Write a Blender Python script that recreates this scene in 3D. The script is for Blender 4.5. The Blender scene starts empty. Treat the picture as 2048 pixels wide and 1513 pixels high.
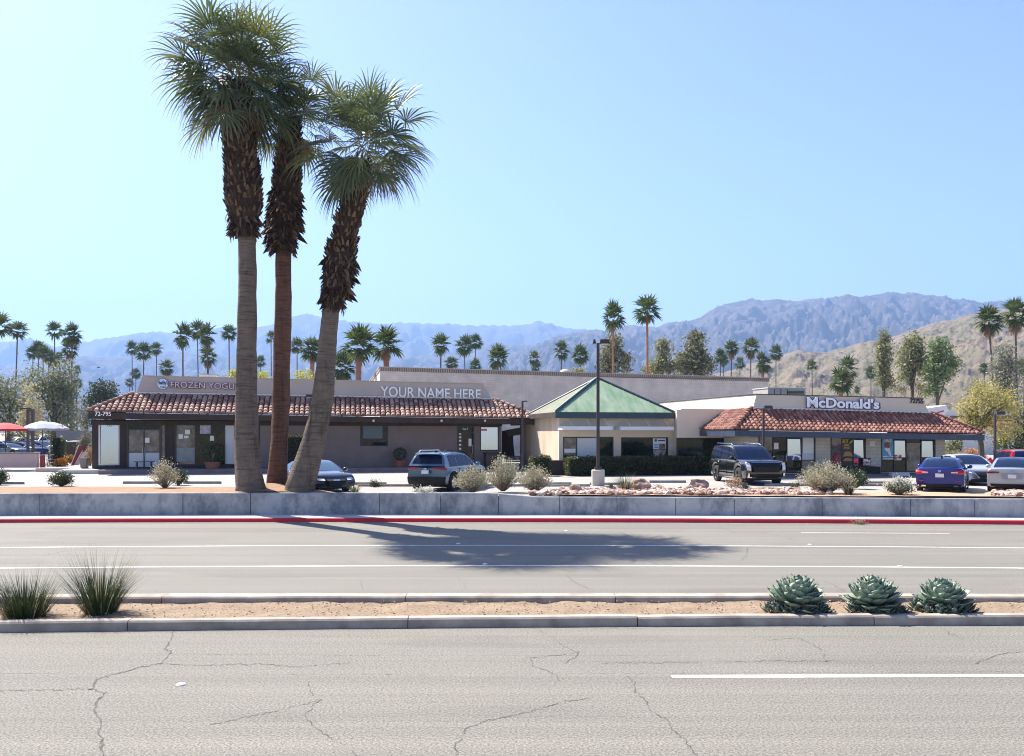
import bpy, math, random
from mathutils import Vector, Matrix, noise
rad = math.radians
# ---------------------------------------------------------------- frame of reference
F, CX, HY, H = 1750.0, 1024.0, 865.0, 3.35          # focal length in px, principal x, horizon y, eye height
TH = math.atan(.204); CT, ST = math.cos(TH), math.sin(TH)   # the shops are turned by this angle to the road
LOT = .85                                           # level of the car park above the road
scene = bpy.context.scene
COL = scene.collection
def Wd(px, py, d): return Vector(((px-CX)*d/F, d, H-(py-HY)*d/F))
def Gd(px, py, z=0.0):
    d = F*(H-z)/(py-HY); return Vector(((px-CX)*d/F, d, z))
def BP(px, py, c):                                   # pixel on the shop-parallel plane c -> (s, z)
    k = (px-CX)/F; t = c/(CT-ST*k); return t*(k*CT+ST), H+(HY-py)*t/F
def BS(px, c): return BP(px, HY, c)[0]
def bw(s, c, z): return Vector((s*CT-c*ST, s*ST+c*CT, z))
def lerp(a, b, t): return a+(b-a)*t
def interp(x, pts):
    if x <= pts[0][0]: return pts[0][1]
    for (x0, y0), (x1, y1) in zip(pts, pts[1:]):
        if x <= x1: return lerp(y0, y1, (x-x0)/(x1-x0))
    return pts[-1][1]

# ---------------------------------------------------------------- mesh builder
class MB:
    def __init__(s): s.v = []; s.f = []
    def add(s, vs, fs):
        n = len(s.v); s.v += [tuple(v) for v in vs]; s.f += [[i+n for i in f] for f in fs]; return s
    def box8(s, p):
        return s.add(p, [[0,3,2,1],[4,5,6,7],[0,1,5,4],[1,2,6,5],[2,3,7,6],[3,0,4,7]])
    def box(s, x0, x1, y0, y1, z0, z1):
        return s.box8([(x0,y0,z0),(x1,y0,z0),(x1,y1,z0),(x0,y1,z0),(x0,y0,z1),(x1,y0,z1),(x1,y1,z1),(x0,y1,z1)])
    def bbox(s, s0, s1, c0, c1, z0, z1):
        return s.box8([bw(a, b, z) for z in (z0, z1) for a, b in ((s0,c0),(s1,c0),(s1,c1),(s0,c1))])
    def bquad(s, px0, px1, py0, py1, c, th=.02):     # thin box behind plane c covering a pixel rectangle
        a, z1 = BP(px0, py0, c); b, _ = BP(px1, py0, c); z0 = BP((px0+px1)/2, py1, c)[1]
        z1 = BP((px0+px1)/2, py0, c)[1]
        return s.bbox(a, b, c, c+th, z0, z1)
    def prism(s, poly, vec):
        n = len(poly); vec = Vector(vec); q = [Vector(p) for p in poly]
        fs = [list(range(n)), [n+i for i in reversed(range(n))]]
        fs += [[i, n+i, n+(i+1) % n, (i+1) % n][::-1] for i in range(n)]
        return s.add(q+[p+vec for p in q], fs)
    def tube(s, pts, radii, n=8, cap=True):
        pts = [Vector(p) for p in pts]
        if not isinstance(radii, (list, tuple)): radii = [radii]*len(pts)
        vs = []; fs = []; ref = None
        for i, p in enumerate(pts):
            t = (pts[min(i+1, len(pts)-1)]-pts[max(i-1, 0)])
            t = t.normalized() if t.length > 1e-9 else Vector((0,0,1))
            if ref is None: ref = t.orthogonal().normalized() if abs(t.z) < .9 else Vector((1,0,0))
            a = (ref-t*ref.dot(t)).normalized(); b = t.cross(a); ref = a
            for j in range(n):
                w = 2*math.pi*j/n; vs.append(p+(a*math.cos(w)+b*math.sin(w))*radii[i])
        for i in range(len(pts)-1):
            for j in range(n):
                k = (j+1) % n; fs.append([i*n+j, i*n+k, (i+1)*n+k, (i+1)*n+j])
        if cap: fs += [list(range(n))[::-1], [(len(pts)-1)*n+j for j in range(n)]]
        return s.add(vs, fs)
    def lathe(s, c, prof, n=16):                     # prof: (r, z) bottom to top, axis z through c
        vs = []; fs = []
        for r, z in prof:
            for j in range(n):
                w = 2*math.pi*j/n; vs.append((c[0]+r*math.cos(w), c[1]+r*math.sin(w), c[2]+z))
        for i in range(len(prof)-1):
            for j in range(n):
                k = (j+1) % n; fs.append([i*n+j, i*n+k, (i+1)*n+k, (i+1)*n+j])
        fs += [list(range(n))[::-1], [(len(prof)-1)*n+j for j in range(n)]]
        return s.add(vs, fs)
    def build(s, name, mat, parent=None, smooth=False, world=True):
        vs = s.v
        if parent is not None and world:
            r = parent
            while r.parent is not None: r = r.parent
            inv = r.matrix_basis.inverted(); vs = [inv @ Vector(v) for v in s.v]
        me = bpy.data.meshes.new(name); me.from_pydata([tuple(v) for v in vs], [], s.f)
        if smooth: me.polygons.foreach_set('use_smooth', [True]*len(me.polygons))
        me.update()
        if mat is not None: me.materials.append(mat)
        o = bpy.data.objects.new(name, me); COL.objects.link(o)
        if parent is not None: o.parent = parent
        return o
def tag(o, label, cat, group=None, kind=None):
    o['label'] = label; o['category'] = cat
    if group: o['group'] = group
    if kind: o['kind'] = kind
    return o
def struct(o, kind='structure', label=None):
    o['kind'] = kind
    if label: o['label'] = label
    return o
def thing(name, label, cat, loc=(0,0,0), rz=0.0, group=None):
    o = bpy.data.objects.new(name, None); COL.objects.link(o); o.empty_display_size = .2
    o.location = loc; o.rotation_euler = (0, 0, rz)
    o.matrix_basis = Matrix.Translation(Vector(loc)) @ Matrix.Rotation(rz, 4, 'Z')
    return tag(o, label, cat, group)
def copy_tree(o, parent=None):
    c = o.copy(); COL.objects.link(c)
    if parent is not None: c.parent = parent
    for ch in [k for k in COL.objects if k.parent == o]: copy_tree(ch, c)
    return c

# ---------------------------------------------------------------- materials
MATS = {}
def nd(nt, t, **kw):
    n = nt.nodes.new(t)
    for k, v in kw.items(): setattr(n, k, v)
    return n
def base_mat(name, rough=.8, metallic=0, spec=.5):
    m = bpy.data.materials.new(name); m.use_nodes = True
    nt = m.node_tree; b = nt.nodes['Principled BSDF']
    b.inputs['Roughness'].default_value = rough; b.inputs['Metallic'].default_value = metallic
    b.inputs['Specular IOR Level'].default_value = spec
    return m, nt, b
def c4(c): return (c[0], c[1], c[2], 1)
def mixn(nt, fac, a, b, blend='MIX'):
    n = nt.nodes.new('ShaderNodeMix'); n.data_type = 'RGBA'; n.blend_type = blend
    for s, v in ((0, fac), (6, a), (7, b)):
        if hasattr(v, 'is_output'): nt.links.new(v, n.inputs[s])
        else: n.inputs[s].default_value = c4(v) if s else v
    return n.outputs[2]
def coords(nt, scale=(1,1,1), kind='Object'):
    t = nt.nodes.new('ShaderNodeTexCoord'); m = nt.nodes.new('ShaderNodeMapping')
    m.inputs['Scale'].default_value = scale; nt.links.new(t.outputs[kind], m.inputs[0]); return m.outputs[0]
def noisen(nt, vec, scale, detail=4, rough=.55):
    n = nt.nodes.new('ShaderNodeTexNoise'); n.inputs['Scale'].default_value = scale
    n.inputs['Detail'].default_value = detail; n.inputs['Roughness'].default_value = rough
    nt.links.new(vec, n.inputs['Vector']); return n.outputs[0]
def ramp(nt, fac, p0, p1, c0=(0,0,0), c1=(1,1,1)):
    r = nt.nodes.new('ShaderNodeValToRGB'); nt.links.new(fac, r.inputs[0])
    r.color_ramp.elements[0].position = p0; r.color_ramp.elements[1].position = p1
    r.color_ramp.elements[0].color = c4(c0); r.color_ramp.elements[1].color = c4(c1); return r.outputs[0]
def bumpn(nt, b, h, strength=.3, dist=.02):
    n = nt.nodes.new('ShaderNodeBump'); n.inputs['Strength'].default_value = strength
    n.inputs['Distance'].default_value = dist; nt.links.new(h, n.inputs['Height']); nt.links.new(n.outputs[0], b.inputs['Normal'])
def mat(name, c1, c2=None, scale=3, rough=.8, metallic=0, spec=.5, bump=0, bscale=30, stretch=(1,1,1), lo=.35, hi=.65, emit=0):
    if name in MATS: return MATS[name]
    m, nt, b = base_mat(name, rough, metallic, spec)
    b.inputs['Base Color'].default_value = c4(c1)
    if c2 is not None:
        f = ramp(nt, noisen(nt, coords(nt, stretch), scale, 6), lo, hi)
        nt.links.new(mixn(nt, f, c1, c2), b.inputs['Base Color'])
    if bump: bumpn(nt, b, noisen(nt, coords(nt, stretch), bscale, 4), bump)
    MATS[name] = m; return m
def island_mat(name, c1, c2, rough=.7, trans=0.0, spec=.3, c3=None, tcol=None):
    """colour varies from piece to piece (leaf to leaf, tile to tile, stone to stone)"""
    if name in MATS: return MATS[name]
    m, nt, b = base_mat(name, rough, 0, spec)
    g = nt.nodes.new('ShaderNodeNewGeometry'); r = nt.nodes.new('ShaderNodeValToRGB')
    nt.links.new(g.outputs['Random Per Island'], r.inputs[0])
    r.color_ramp.elements[0].color = c4(c1); r.color_ramp.elements[1].color = c4(c2)
    if c3 is not None:
        e = r.color_ramp.elements.new(.5); e.color = c4(c3)
    nt.links.new(r.outputs[0], b.inputs['Base Color'])
    if trans:
        t = nt.nodes.new('ShaderNodeBsdfTranslucent')
        if tcol: nt.links.new(mixn(nt, .65, r.outputs[0], tcol), t.inputs[0])
        else: nt.links.new(r.outputs[0], t.inputs[0])
        mx = nt.nodes.new('ShaderNodeMixShader'); mx.inputs[0].default_value = trans
        nt.links.new(b.outputs[0], mx.inputs[1]); nt.links.new(t.outputs[0], mx.inputs[2])
        nt.links.new(mx.outputs[0], nt.nodes['Material Output'].inputs[0])
    MATS[name] = m; return m
def block_mat(name, c1, c2, mortar, bwid=.4, bht=.2, ms=.012, rough=.85, bump=.25):
    """block or brick coursing on upright walls, in the wall's own coordinates"""
    m, nt, b = base_mat(name, rough)
    t = nt.nodes.new('ShaderNodeTexCoord'); sp = nt.nodes.new('ShaderNodeSeparateXYZ'); nt.links.new(t.outputs['Object'], sp.inputs[0])
    a = nt.nodes.new('ShaderNodeMath'); nt.links.new(sp.outputs[0], a.inputs[0]); nt.links.new(sp.outputs[1], a.inputs[1])
    cb = nt.nodes.new('ShaderNodeCombineXYZ'); nt.links.new(a.outputs[0], cb.inputs[0]); nt.links.new(sp.outputs[2], cb.inputs[1])
    br = nt.nodes.new('ShaderNodeTexBrick'); nt.links.new(cb.outputs[0], br.inputs['Vector'])
    br.inputs['Color1'].default_value = c4(c1); br.inputs['Color2'].default_value = c4(c2); br.inputs['Mortar'].default_value = c4(mortar)
    br.inputs['Scale'].default_value = 1; br.inputs['Brick Width'].default_value = bwid; br.inputs['Row Height'].default_value = bht
    br.inputs['Mortar Size'].default_value = ms
    n = ramp(nt, noisen(nt, t.outputs['Object'], .8, 5), .3, .75, (.8,.8,.8), (1.1,1.1,1.1))
    nt.links.new(mixn(nt, 1.0, br.outputs[0], n, 'MULTIPLY'), b.inputs['Base Color'])
    inv = nt.nodes.new('ShaderNodeMath'); inv.operation = 'SUBTRACT'; inv.inputs[0].default_value = 1; nt.links.new(br.outputs['Fac'], inv.inputs[1])
    bumpn(nt, b, inv.outputs[0], bump, .01); MATS[name] = m; return m
# ---------------------------------------------------------------- lettering
def text_mesh(body, offset=0.0, extrude=.05, res=3):
    cu = bpy.data.curves.new('lettering', 'FONT'); cu.body = body; cu.offset = offset; cu.extrude = extrude; cu.resolution_u = res
    o = bpy.data.objects.new('lettering', cu); COL.objects.link(o)
    dg = bpy.context.evaluated_depsgraph_get(); dg.update()
    me = bpy.data.meshes.new_from_object(o.evaluated_get(dg)); bpy.data.objects.remove(o); bpy.data.curves.remove(cu)
    vs = [v.co.copy() for v in me.vertices]; fs = [list(p.vertices) for p in me.polygons]; bpy.data.meshes.remove(me)
    return vs, fs
def fit_text(mb, body, p0, p1, hpx, c, depth=.06, offset=0.0, hp1=None):
    """letters standing on plane c: baseline from pixel p0 to p1, hpx high at the left, hp1 at the right"""
    ex = 1.0
    vs, fs = text_mesh(body, offset, ex)
    x0 = min(v.x for v in vs); x1 = max(v.x for v in vs); y0 = 0.0
    cap = max(v.y for v in vs)
    s0, z0 = BP(p0[0], p0[1], c); s1, z1 = BP(p1[0], p1[1], c)
    h0 = BP(p0[0], p0[1]-hpx, c)[1]-z0; h1 = BP(p1[0], p1[1]-(hp1 or hpx), c)[1]-z1
    out = []
    for v in vs:
        t = (v.x-x0)/(x1-x0); out.append(bw(lerp(s0, s1, t), c+depth*(.5-v.z/(2*ex))-depth, lerp(z0, z1, t)+lerp(h0, h1, t)*v.y/cap))
    mb.add(out, fs); return mb
HAZE_D, SKY_S, SUN_S, EXPO = 1.5e-4, .078, 4.9, 1.66
# ================================================================ GROUND, ROAD, WALL, CAR PARK
R = random.Random(11)
def asphalt(name, c1, c2, dark, streak=True, speck=.5):
    m, nt, b = base_mat(name, .88, 0, .3)
    o = coords(nt)
    big = ramp(nt, noisen(nt, o, .22, 5), .3, .7)
    col = mixn(nt, big, c1, c2)
    if streak:                                          # tyre-polished bands along the lanes
        st = ramp(nt, noisen(nt, coords(nt, (.012, 1.6, 1)), 1.3, 6, .7), .38, .66)
        fac = nt.nodes.new('ShaderNodeMath'); fac.operation = 'MULTIPLY'; fac.inputs[1].default_value = .7
        nt.links.new(st, fac.inputs[0]); col = mixn(nt, fac.outputs[0], col, dark)
    pt = ramp(nt, noisen(nt, coords(nt, (.12, .5, 1)), .9, 3, .5), .56, .60)
    if streak: col = mixn(nt, 1.0, col, mixn(nt, pt, (1,1,1), (.90,.90,.905)), 'MULTIPLY')
    oil = ramp(nt, noisen(nt, coords(nt, (.5, 1.1, 1)), 1.7, 6, .7), .63, .74)
    if streak: col = mixn(nt, 1.0, col, mixn(nt, oil, (1,1,1), (.80,.79,.78)), 'MULTIPLY')
    sp = ramp(nt, noisen(nt, o, 34, 2, .8), .36, .66, (1-speck,)*3, (1+speck*.7,)*3)
    col = mixn(nt, 1.0, col, sp, 'MULTIPLY')
    nt.links.new(col, b.inputs['Base Color']); bumpn(nt, b, noisen(nt, o, 60, 3, .8), .35, .01)
    MATS[name] = m; return m
M_ROAD = asphalt('worn_asphalt', (.232,.217,.181), (.203,.190,.159), (.155,.146,.124))
M_LOT = asphalt('bleached_paving', (.38,.355,.32), (.33,.31,.28), (.28,.262,.24), True, .12)
M_SAND = mat('desert_sand', (.36,.29,.21), (.28,.22,.155), scale=.05, rough=.95)
M_DIRT = None
def dirt(name, c1, c2, c3, sc=55):
    m, nt, b = base_mat(name, .95, 0, .2); o = coords(nt)
    col = mixn(nt, ramp(nt, noisen(nt, o, 1.2, 5), .35, .65), c1, c2)
    col = mixn(nt, ramp(nt, noisen(nt, o, sc, 3, .8), .47, .7), col, c3)
    nt.links.new(col, b.inputs['Base Color']); bumpn(nt, b, noisen(nt, o, sc*.8, 4, .8), .8, .03); MATS[name] = m; return m
M_DIRT = dirt('decomposed_granite', (.33,.245,.165), (.26,.19,.128), (.12,.085,.06), 22)
M_SOIL = dirt('ochre_soil', (.37,.235,.145), (.29,.18,.112), (.19,.12,.078), 24)
M_CONC = mat('kerb_concrete', (.43,.37,.305), (.255,.22,.185), scale=2.2, rough=.9, bump=.2, bscale=40)
M_WALK = mat('pavement_concrete', (.56,.54,.50), (.47,.45,.42), scale=1.2, rough=.9, bump=.15, bscale=50)
M_WHITE = mat('road_paint', (.66,.65,.62), (.40,.385,.36), scale=7, rough=.7, lo=.48, hi=.74)
M_RED = mat('red_kerb_paint', (.62,.010,.03), (.34,.03,.035), scale=5, rough=.6, lo=.52, hi=.78)
M_CRACK = mat('dark_crack', (.06,.055,.05), (.13,.12,.105), scale=8, rough=1)  # dark grey-brown of the road cracks themselves

# one sheet to the horizon, stepping up behind the roadside wall
mb = MB(); ys = [(-3000,-.06),(34.16,-.06),(34.2,.80),(60,.80),(12500,.80)]
mb.add([(x, y, z) for y, z in ys for x in (-7000, 7000)], [[2*i, 2*i+1, 2*i+3, 2*i+2] for i in range(4)])
struct(mb.build('ground', M_SAND))

XS = [-140,-70]+[x*1.0 for x in range(-40, 41)]+[70,140]
def curve(dl, dc, dr):
    def f(X):
        t = max(-.25, min(1.25, (X*F/dc+CX)/2048)); return dl*(2*(t-.5)*(t-1))+dc*(4*t*(1-t))+dr*(2*t*(t-.5))
    return f
K_NEAR = curve(14.62, 15.03, 15.19); K_FAR0 = curve(16.85,16.98,16.95); K_FAR1 = curve(17.25,17.36,17.3)
LINE1 = curve(21.55,21.95,21.55); LINE2 = curve(25.4,25.9,25.3); LINE3 = curve(29.2,29.4,28.8)
K_RED = curve(32.35,32.6,31.65); WALLF = curve(33.7,34.05,32.95); LINE0 = curve(11.75,11.95,12.03)
def sheet(name, fa, fb, z, m, xs=XS, kind='structure'):
    mb = MB(); vs = []
    for x in xs: vs += [(x, fa(x), z), (x, fb(x), z)]
    mb.add(vs, [[2*i, 2*i+2, 2*i+3, 2*i+1] for i in range(len(xs)-1)])
    o = mb.build(name, m); struct(o, kind); return o
sheet('road', lambda x: -3.0, lambda x: K_NEAR(x)+.02, 0, M_ROAD)
sheet('road', lambda x: K_FAR1(x)-.02, lambda x: K_RED(x)+.02, 0, M_ROAD)
def stripe(f, w, x0, x1, n=None):
    xs = [lerp(x0, x1, i/60) for i in range(61)]
    return sheet('lane_marking', lambda x: f(x)-w/2, lambda x: f(x)+w/2, .004, M_WHITE, xs)
stripe(LINE1, .12, -90, 90); stripe(LINE2, .115, -90, 90)
a, b_ = Gd(1605,1067).x, Gd(1905,1069).x; stripe(LINE3, .08, a, b_)
stripe(LINE0, .14, Gd(1345,1357).x, 12.5)
def kerb(name, f0, f1, z0, z1, joints, m, extra=()):
    mb = MB(); edges = [-120]+joints+[120]
    for a, b in zip(edges, edges[1:]):
        xs = [a+.008]+[x for x in XS if a+.3 < x < b-.3]+[b-.008]
        vs = []; fs = []
        for x in xs:
            y0, y1 = f0(x), f1(x); w = y1-y0
            zz = z1+R.uniform(-.006,.006)
            vs += [(x, y0, z0), (x, y0+.015, zz-.03), (x, y0+.045, zz), (x, y1-.02, zz), (x, y1, zz-.02), (x, y1, z0)]
        for i in range(len(xs)-1):
            for j in range(5): fs.append([i*6+j, (i+1)*6+j, (i+1)*6+j+1, i*6+j+1])
        fs += [[0,1,2,3,4,5], [(len(xs)-1)*6+j for j in (5,4,3,2,1,0)]]
        mb.add(vs, fs)
    return struct(mb.build(name, m))
jn = [Wd(p, 0, 15).x for p in (-520,-110,267,816,1277,1757,2260,2700)]
kerb('kerb', K_NEAR, lambda x: K_NEAR(x)+.24, -.02, .165, jn, M_CONC)
jf = [Wd(p, 0, 17.1).x for p in (-300,330,812,1230,1790,2300)]
kerb('kerb', K_FAR0, K_FAR1, -.02, .165, jf, M_CONC)
jr = [Wd(p, 0, 32).x for p in (-400,40,362,757,1140,1640,2040,2500)]
kerb('kerb', K_RED, lambda x: K_RED(x)+.18, -.02, .15, jr, M_CONC)
# red paint on the street face of the roadside kerb
mb = MB(); vs = []
for x in XS:
    y = K_RED(x); vs += [(x, y-.004, .002), (x, y+.010, .122), (x, y+.043, .153), (x, y+.06, .1535)]
mb.add(vs, [[i*4+j, (i+1)*4+j, (i+1)*4+j+1, i*4+j+1] for i in range(len(XS)-1) for j in range(3)])
struct(mb.build('kerb_paint', M_RED))
sheet('pavement', lambda x: K_RED(x)+.185, lambda x: WALLF(x)+.03, .148, M_WALK)
# gutter seams
M_SEAM = mat('seam', (.13,.125,.12), (.19,.185,.175), scale=3, rough=1)
for f, w in ((lambda x: K_FAR1(x)+.55, .05), (lambda x: K_RED(x)-.42, .03)):
    sheet('gutter_seam', lambda x, f=f, w=w: f(x)-w/2, lambda x, f=f, w=w: f(x)+w/2, .003, M_SEAM)
M_GDIRT = mat('gutter_dirt', (.17,.155,.13), (.235,.215,.185), scale=6, rough=1)
xs_ = [-45+.25*i for i in range(361)]
for f, sg, wd, sd in ((K_RED, -1, .34, 1), (K_NEAR, -1, .16, 2), (K_FAR1, 1, .30, 3)):
    ed = lambda x, sd=sd, wd=wd: max(.02, wd*(.55+.9*noise.noise(Vector((x*.8, sd*7, 0)))+.35*noise.noise(Vector((x*3.1, sd*7, 4)))))
    sheet('gutter_dirt', lambda x, f=f, sg=sg, ed=ed: f(x)+sg*(ed(x) if sg < 0 else .004), lambda x, f=f, sg=sg, ed=ed: f(x)+sg*(.004 if sg < 0 else ed(x)), .0022, M_GDIRT, xs_)
# median soil, slightly hollowed and lumpy, with loose stones pressed into it
mb = MB(); nx, ny = 560, 12; vs = []
for i in range(nx+1):
    x = -28+56*i/nx; y0 = K_NEAR(x)+.2; y1 = K_FAR0(x)+.02
    for j in range(ny+1):
        t = j/ny; y = lerp(y0, y1, t)
        z = .125-.075*t**1.5+.03*noise.noise(Vector((x*2.3, y*2.3, 9)))+.035*noise.fractal(Vector((x*.9, y*.9, 3)), 1, 2, 3)+.018*noise.noise(Vector((x*7, y*7, 0)))
        vs.append((x, y, z))
mb.add(vs, [[i*(ny+1)+j, (i+1)*(ny+1)+j, (i+1)*(ny+1)+j+1, i*(ny+1)+j+1] for i in range(nx) for j in range(ny)])
struct(mb.build('median_soil', M_DIRT, smooth=True))
def rock(mb, c, r, rng, flat=.7, sub=1):
    ph = (1+5**.5)/2
    base = [(-1,ph,0),(1,ph,0),(-1,-ph,0),(1,-ph,0),(0,-1,ph),(0,1,ph),(0,-1,-ph),(0,1,-ph),(ph,0,-1),(ph,0,1),(-ph,0,-1),(-ph,0,1)]
    fc = [(0,11,5),(0,5,1),(0,1,7),(0,7,10),(0,10,11),(1,5,9),(5,11,4),(11,10,2),(10,7,6),(7,1,8),(3,9,4),(3,4,2),(3,2,6),(3,6,8),(3,8,9),(4,9,5),(2,4,11),(6,2,10),(8,6,7),(9,8,1)]
    vs = [Vector(b).normalized() for b in base]; fs = [list(f) for f in fc]
    for _ in range(sub-1):
        mid = {}; nf = []
        def mp(a, b):
            k = (min(a,b), max(a,b))
            if k not in mid: mid[k] = len(vs); vs.append(((vs[a]+vs[b])/2).normalized())
            return mid[k]
        for a, b, c_ in fs:
            p, q, s = mp(a,b), mp(b,c_), mp(c_,a); nf += [[a,p,s],[b,q,p],[c_,s,q],[p,q,s]]
        fs = nf
    sd = rng.uniform(0, 99); rz = rng.uniform(0, 6.3); cz, sz = math.cos(rz), math.sin(rz)
    ex = (rng.uniform(.8,1.35), rng.uniform(.7,1.1), flat*rng.uniform(.75,1.15))
    out = []
    for v in vs:
        k = 1+.38*noise.noise(v*1.3+Vector((sd,sd,0)))+(.16*noise.noise(v*3.1+Vector((0,sd,sd))) if sub > 1 else rng.uniform(-.14,.14))
        p = Vector((v.x*ex[0]*k, v.y*ex[1]*k, v.z*ex[2]*k))*r
        out.append((c[0]+p.x*cz-p.y*sz, c[1]+p.x*sz+p.y*cz, c[2]+p.z))
    mb.add(out, fs)
M_PEB = island_mat('small_pebbles', (.50,.37,.26), (.27,.19,.13), .9)
mb = MB()
for i in range(1500):
    x = R.uniform(-13, 13); y = R.uniform(K_NEAR(x)+.28, K_FAR0(x)-.03)
    t = (y-K_NEAR(x)-.2)/1.75
    rock(mb, (x, y, .125-.075*max(0,t)**1.5+.03), R.choice((.007,.010,.013,.02)), R)
struct(mb.build('median_pebbles', M_PEB), 'stuff', 'small loose stones scattered over the tan median soil'); 
# cracks
def crack(pts, w=.018, z=.0035, jit=4):
    P = []
    for (a, b), (c, d) in zip(pts, pts[1:]):
        n = max(2, int(math.hypot(c-a, d-b)/4.5))
        for i in range(n):
            t = i/n; P.append((lerp(a,c,t)+(R.uniform(-jit,jit) if P else 0), lerp(b,d,t)+R.uniform(-jit,jit)*.5))
    P.append(pts[-1]); g = [Gd(x, y, z) for x, y in P]; vs = []
    for i, p in enumerate(g):
        t = (g[min(i+1, len(g)-1)]-g[max(0, i-1)]); n = Vector((-t.y, t.x, 0)).normalized()
        ww = w*R.choice((.25,.5,.8,1.1,1.5))*R.uniform(.7,1.1)/2; vs += [p+n*ww, p-n*ww]
    CR.add(vs, [[2*i, 2*i+1, 2*i+3, 2*i+2] for i in range(len(g)-1)])
CR = MB()
crack([(348,1262),(340,1290),(326,1298),(343,1302),(322,1325),(318,1328),(285,1333),(240,1346),(200,1356),(190,1366),(180,1378),(212,1386),(195,1405),(190,1425),(200,1445),(196,1460),(205,1490),(205,1530)], .027)
for q in ([(318,1328),(400,1331),(520,1328),(600,1335),(700,1325)], [(0,1381),(90,1380),(180,1378)], [(618,1363),(626,1392)],
          [(644,1398),(608,1430),(632,1457),(655,1475),(690,1490)], [(1078,1260),(1110,1280),(1130,1295),(1155,1305),(1150,1315),(1130,1327)],
          [(1155,1305),(1058,1318),(1066,1333),(1105,1345),(1120,1362)], [(1195,1330),(1210,1326),(1400,1325)], [(1430,1325),(1560,1321),(1680,1323)],
          [(1640,1300),(1650,1315),(1655,1323)], [(1950,1327),(2000,1308),(2060,1304)], [(1540,1280),(1600,1277),(1645,1300)],
          [(1880,1255),(1905,1270),(1930,1280)], [(700,1500),(715,1512)], [(420,1450),(560,1420),(640,1400)]):
    crack(q, .013)
crack([(1255,1352),(1268,1365),(1272,1385),(1290,1400),(1297,1420),(1335,1440),(1345,1460),(1370,1480),(1380,1495),(1410,1530)], .018)
crack([(1180,1397),(1130,1402),(1075,1420),(1020,1432),(980,1440),(930,1458),(925,1475),(910,1490),(920,1530)], .015)
for q in ([(1130,1103),(1165,1118),(1180,1128)], [(1172,1130),(1200,1142)], [(1135,1152),(1150,1165),(1185,1180)], [(912,1152),(930,1170),(934,1182)], [(1495,1097),(1492,1115),(1470,1125)],
          [(1440,1055),(1470,1066)], [(1520,1064),(1590,1080)], [(672,1118),(715,1125)], [(440,1100),(470,1095)], [(720,1160),(726,1180)], [(1650,1163),(1690,1182)], [(95,1110),(130,1102)]):
    crack(q, .02, jit=2)
for q in ([(0,1347),(700,1349),(1400,1347),(2048,1343)], [(300,1308),(900,1312),(1500,1310)]): crack(q, .007, jit=.6)
struct(CR.build('road_crack', M_CRACK))
# raised lane markers
M_DOT = mat('marker_ceramic', (.78,.78,.75), (.62,.62,.6), scale=20, rough=.35)
dot = MB(); dot.lathe((0,0,0), [(.070,0),(.067,.007),(.05,.019),(.025,.025),(.004,.027)], 14)
D0 = None
for (px, py, lab) in ((362,1370,'worn white domed lane marker alone on the near grey lane'), (917,1088,'white domed lane marker in the palm shadow on the far lane line'),
        (970,1129,'white domed lane marker just below the palm shadow on the far road'), (1133,1062,'faint lane marker near the red kerb inside the palm shadow'),
        (1620,1090,'white domed lane marker beyond the large left agave on the upper lane line'), (1800,1133,'white domed lane marker behind the middle agave on the lower lane line')):
    if D0 is None: o = D0 = dot.build('lane_marker', M_DOT, smooth=True)
    else: o = D0.copy(); COL.objects.link(o)
    o.location = Gd(px, py, .001); tag(o, lab, 'road marker', 'raised lane markers on the road')

# ---------------- roadside wall
def stained_wall():
    m, nt, b = base_mat('stained_wall', .9, 0, .2); o = coords(nt)
    st = ramp(nt, noisen(nt, coords(nt, (.9, .9, .5)), 1.0, 8, .72), .44, .60)
    col = mixn(nt, ramp(nt, noisen(nt, o, 1.4, 6), .35, .7), (.43,.43,.44), (.33,.337,.355))
    col = mixn(nt, st, col, (.17,.182,.21)); nt.links.new(col, b.inputs['Base Color'])
    bumpn(nt, b, noisen(nt, o, 35, 4), .15); return m
M_RWALL = stained_wall()
mb = MB(); ZT = curve(.965,.915,.862)
js = [-120]+[Wd(p,0,33.8).x for p in (-620,-300,80,362,497,757,880,997,1120,1235,1352,1468,1640,1810,1932,2120,2400)]+[120]
for a, b in zip(js, js[1:]):
    xs = [a+.012]+[x for x in XS if a+.4 < x < b-.4]+[b-.012]; vs = []; fs = []
    for x in xs:
        y = WALLF(x); zt = ZT(x)
        vs += [(x,y,.10),(x,y,zt-.02),(x,y+.02,zt),(x,y+.22,zt),(x,y+.22,.10)]
    for i in range(len(xs)-1):
        for j in range(4): fs.append([i*5+j, (i+1)*5+j, (i+1)*5+j+1, i*5+j+1])
    fs += [[0,1,2,3,4], [(len(xs)-1)*5+j for j in (4,3,2,1,0)]]
    mb.add(vs, fs)
tag(mb.build('retaining_wall', M_RWALL), 'long low stained blue grey concrete retaining wall behind the red kerb', 'wall')
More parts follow.
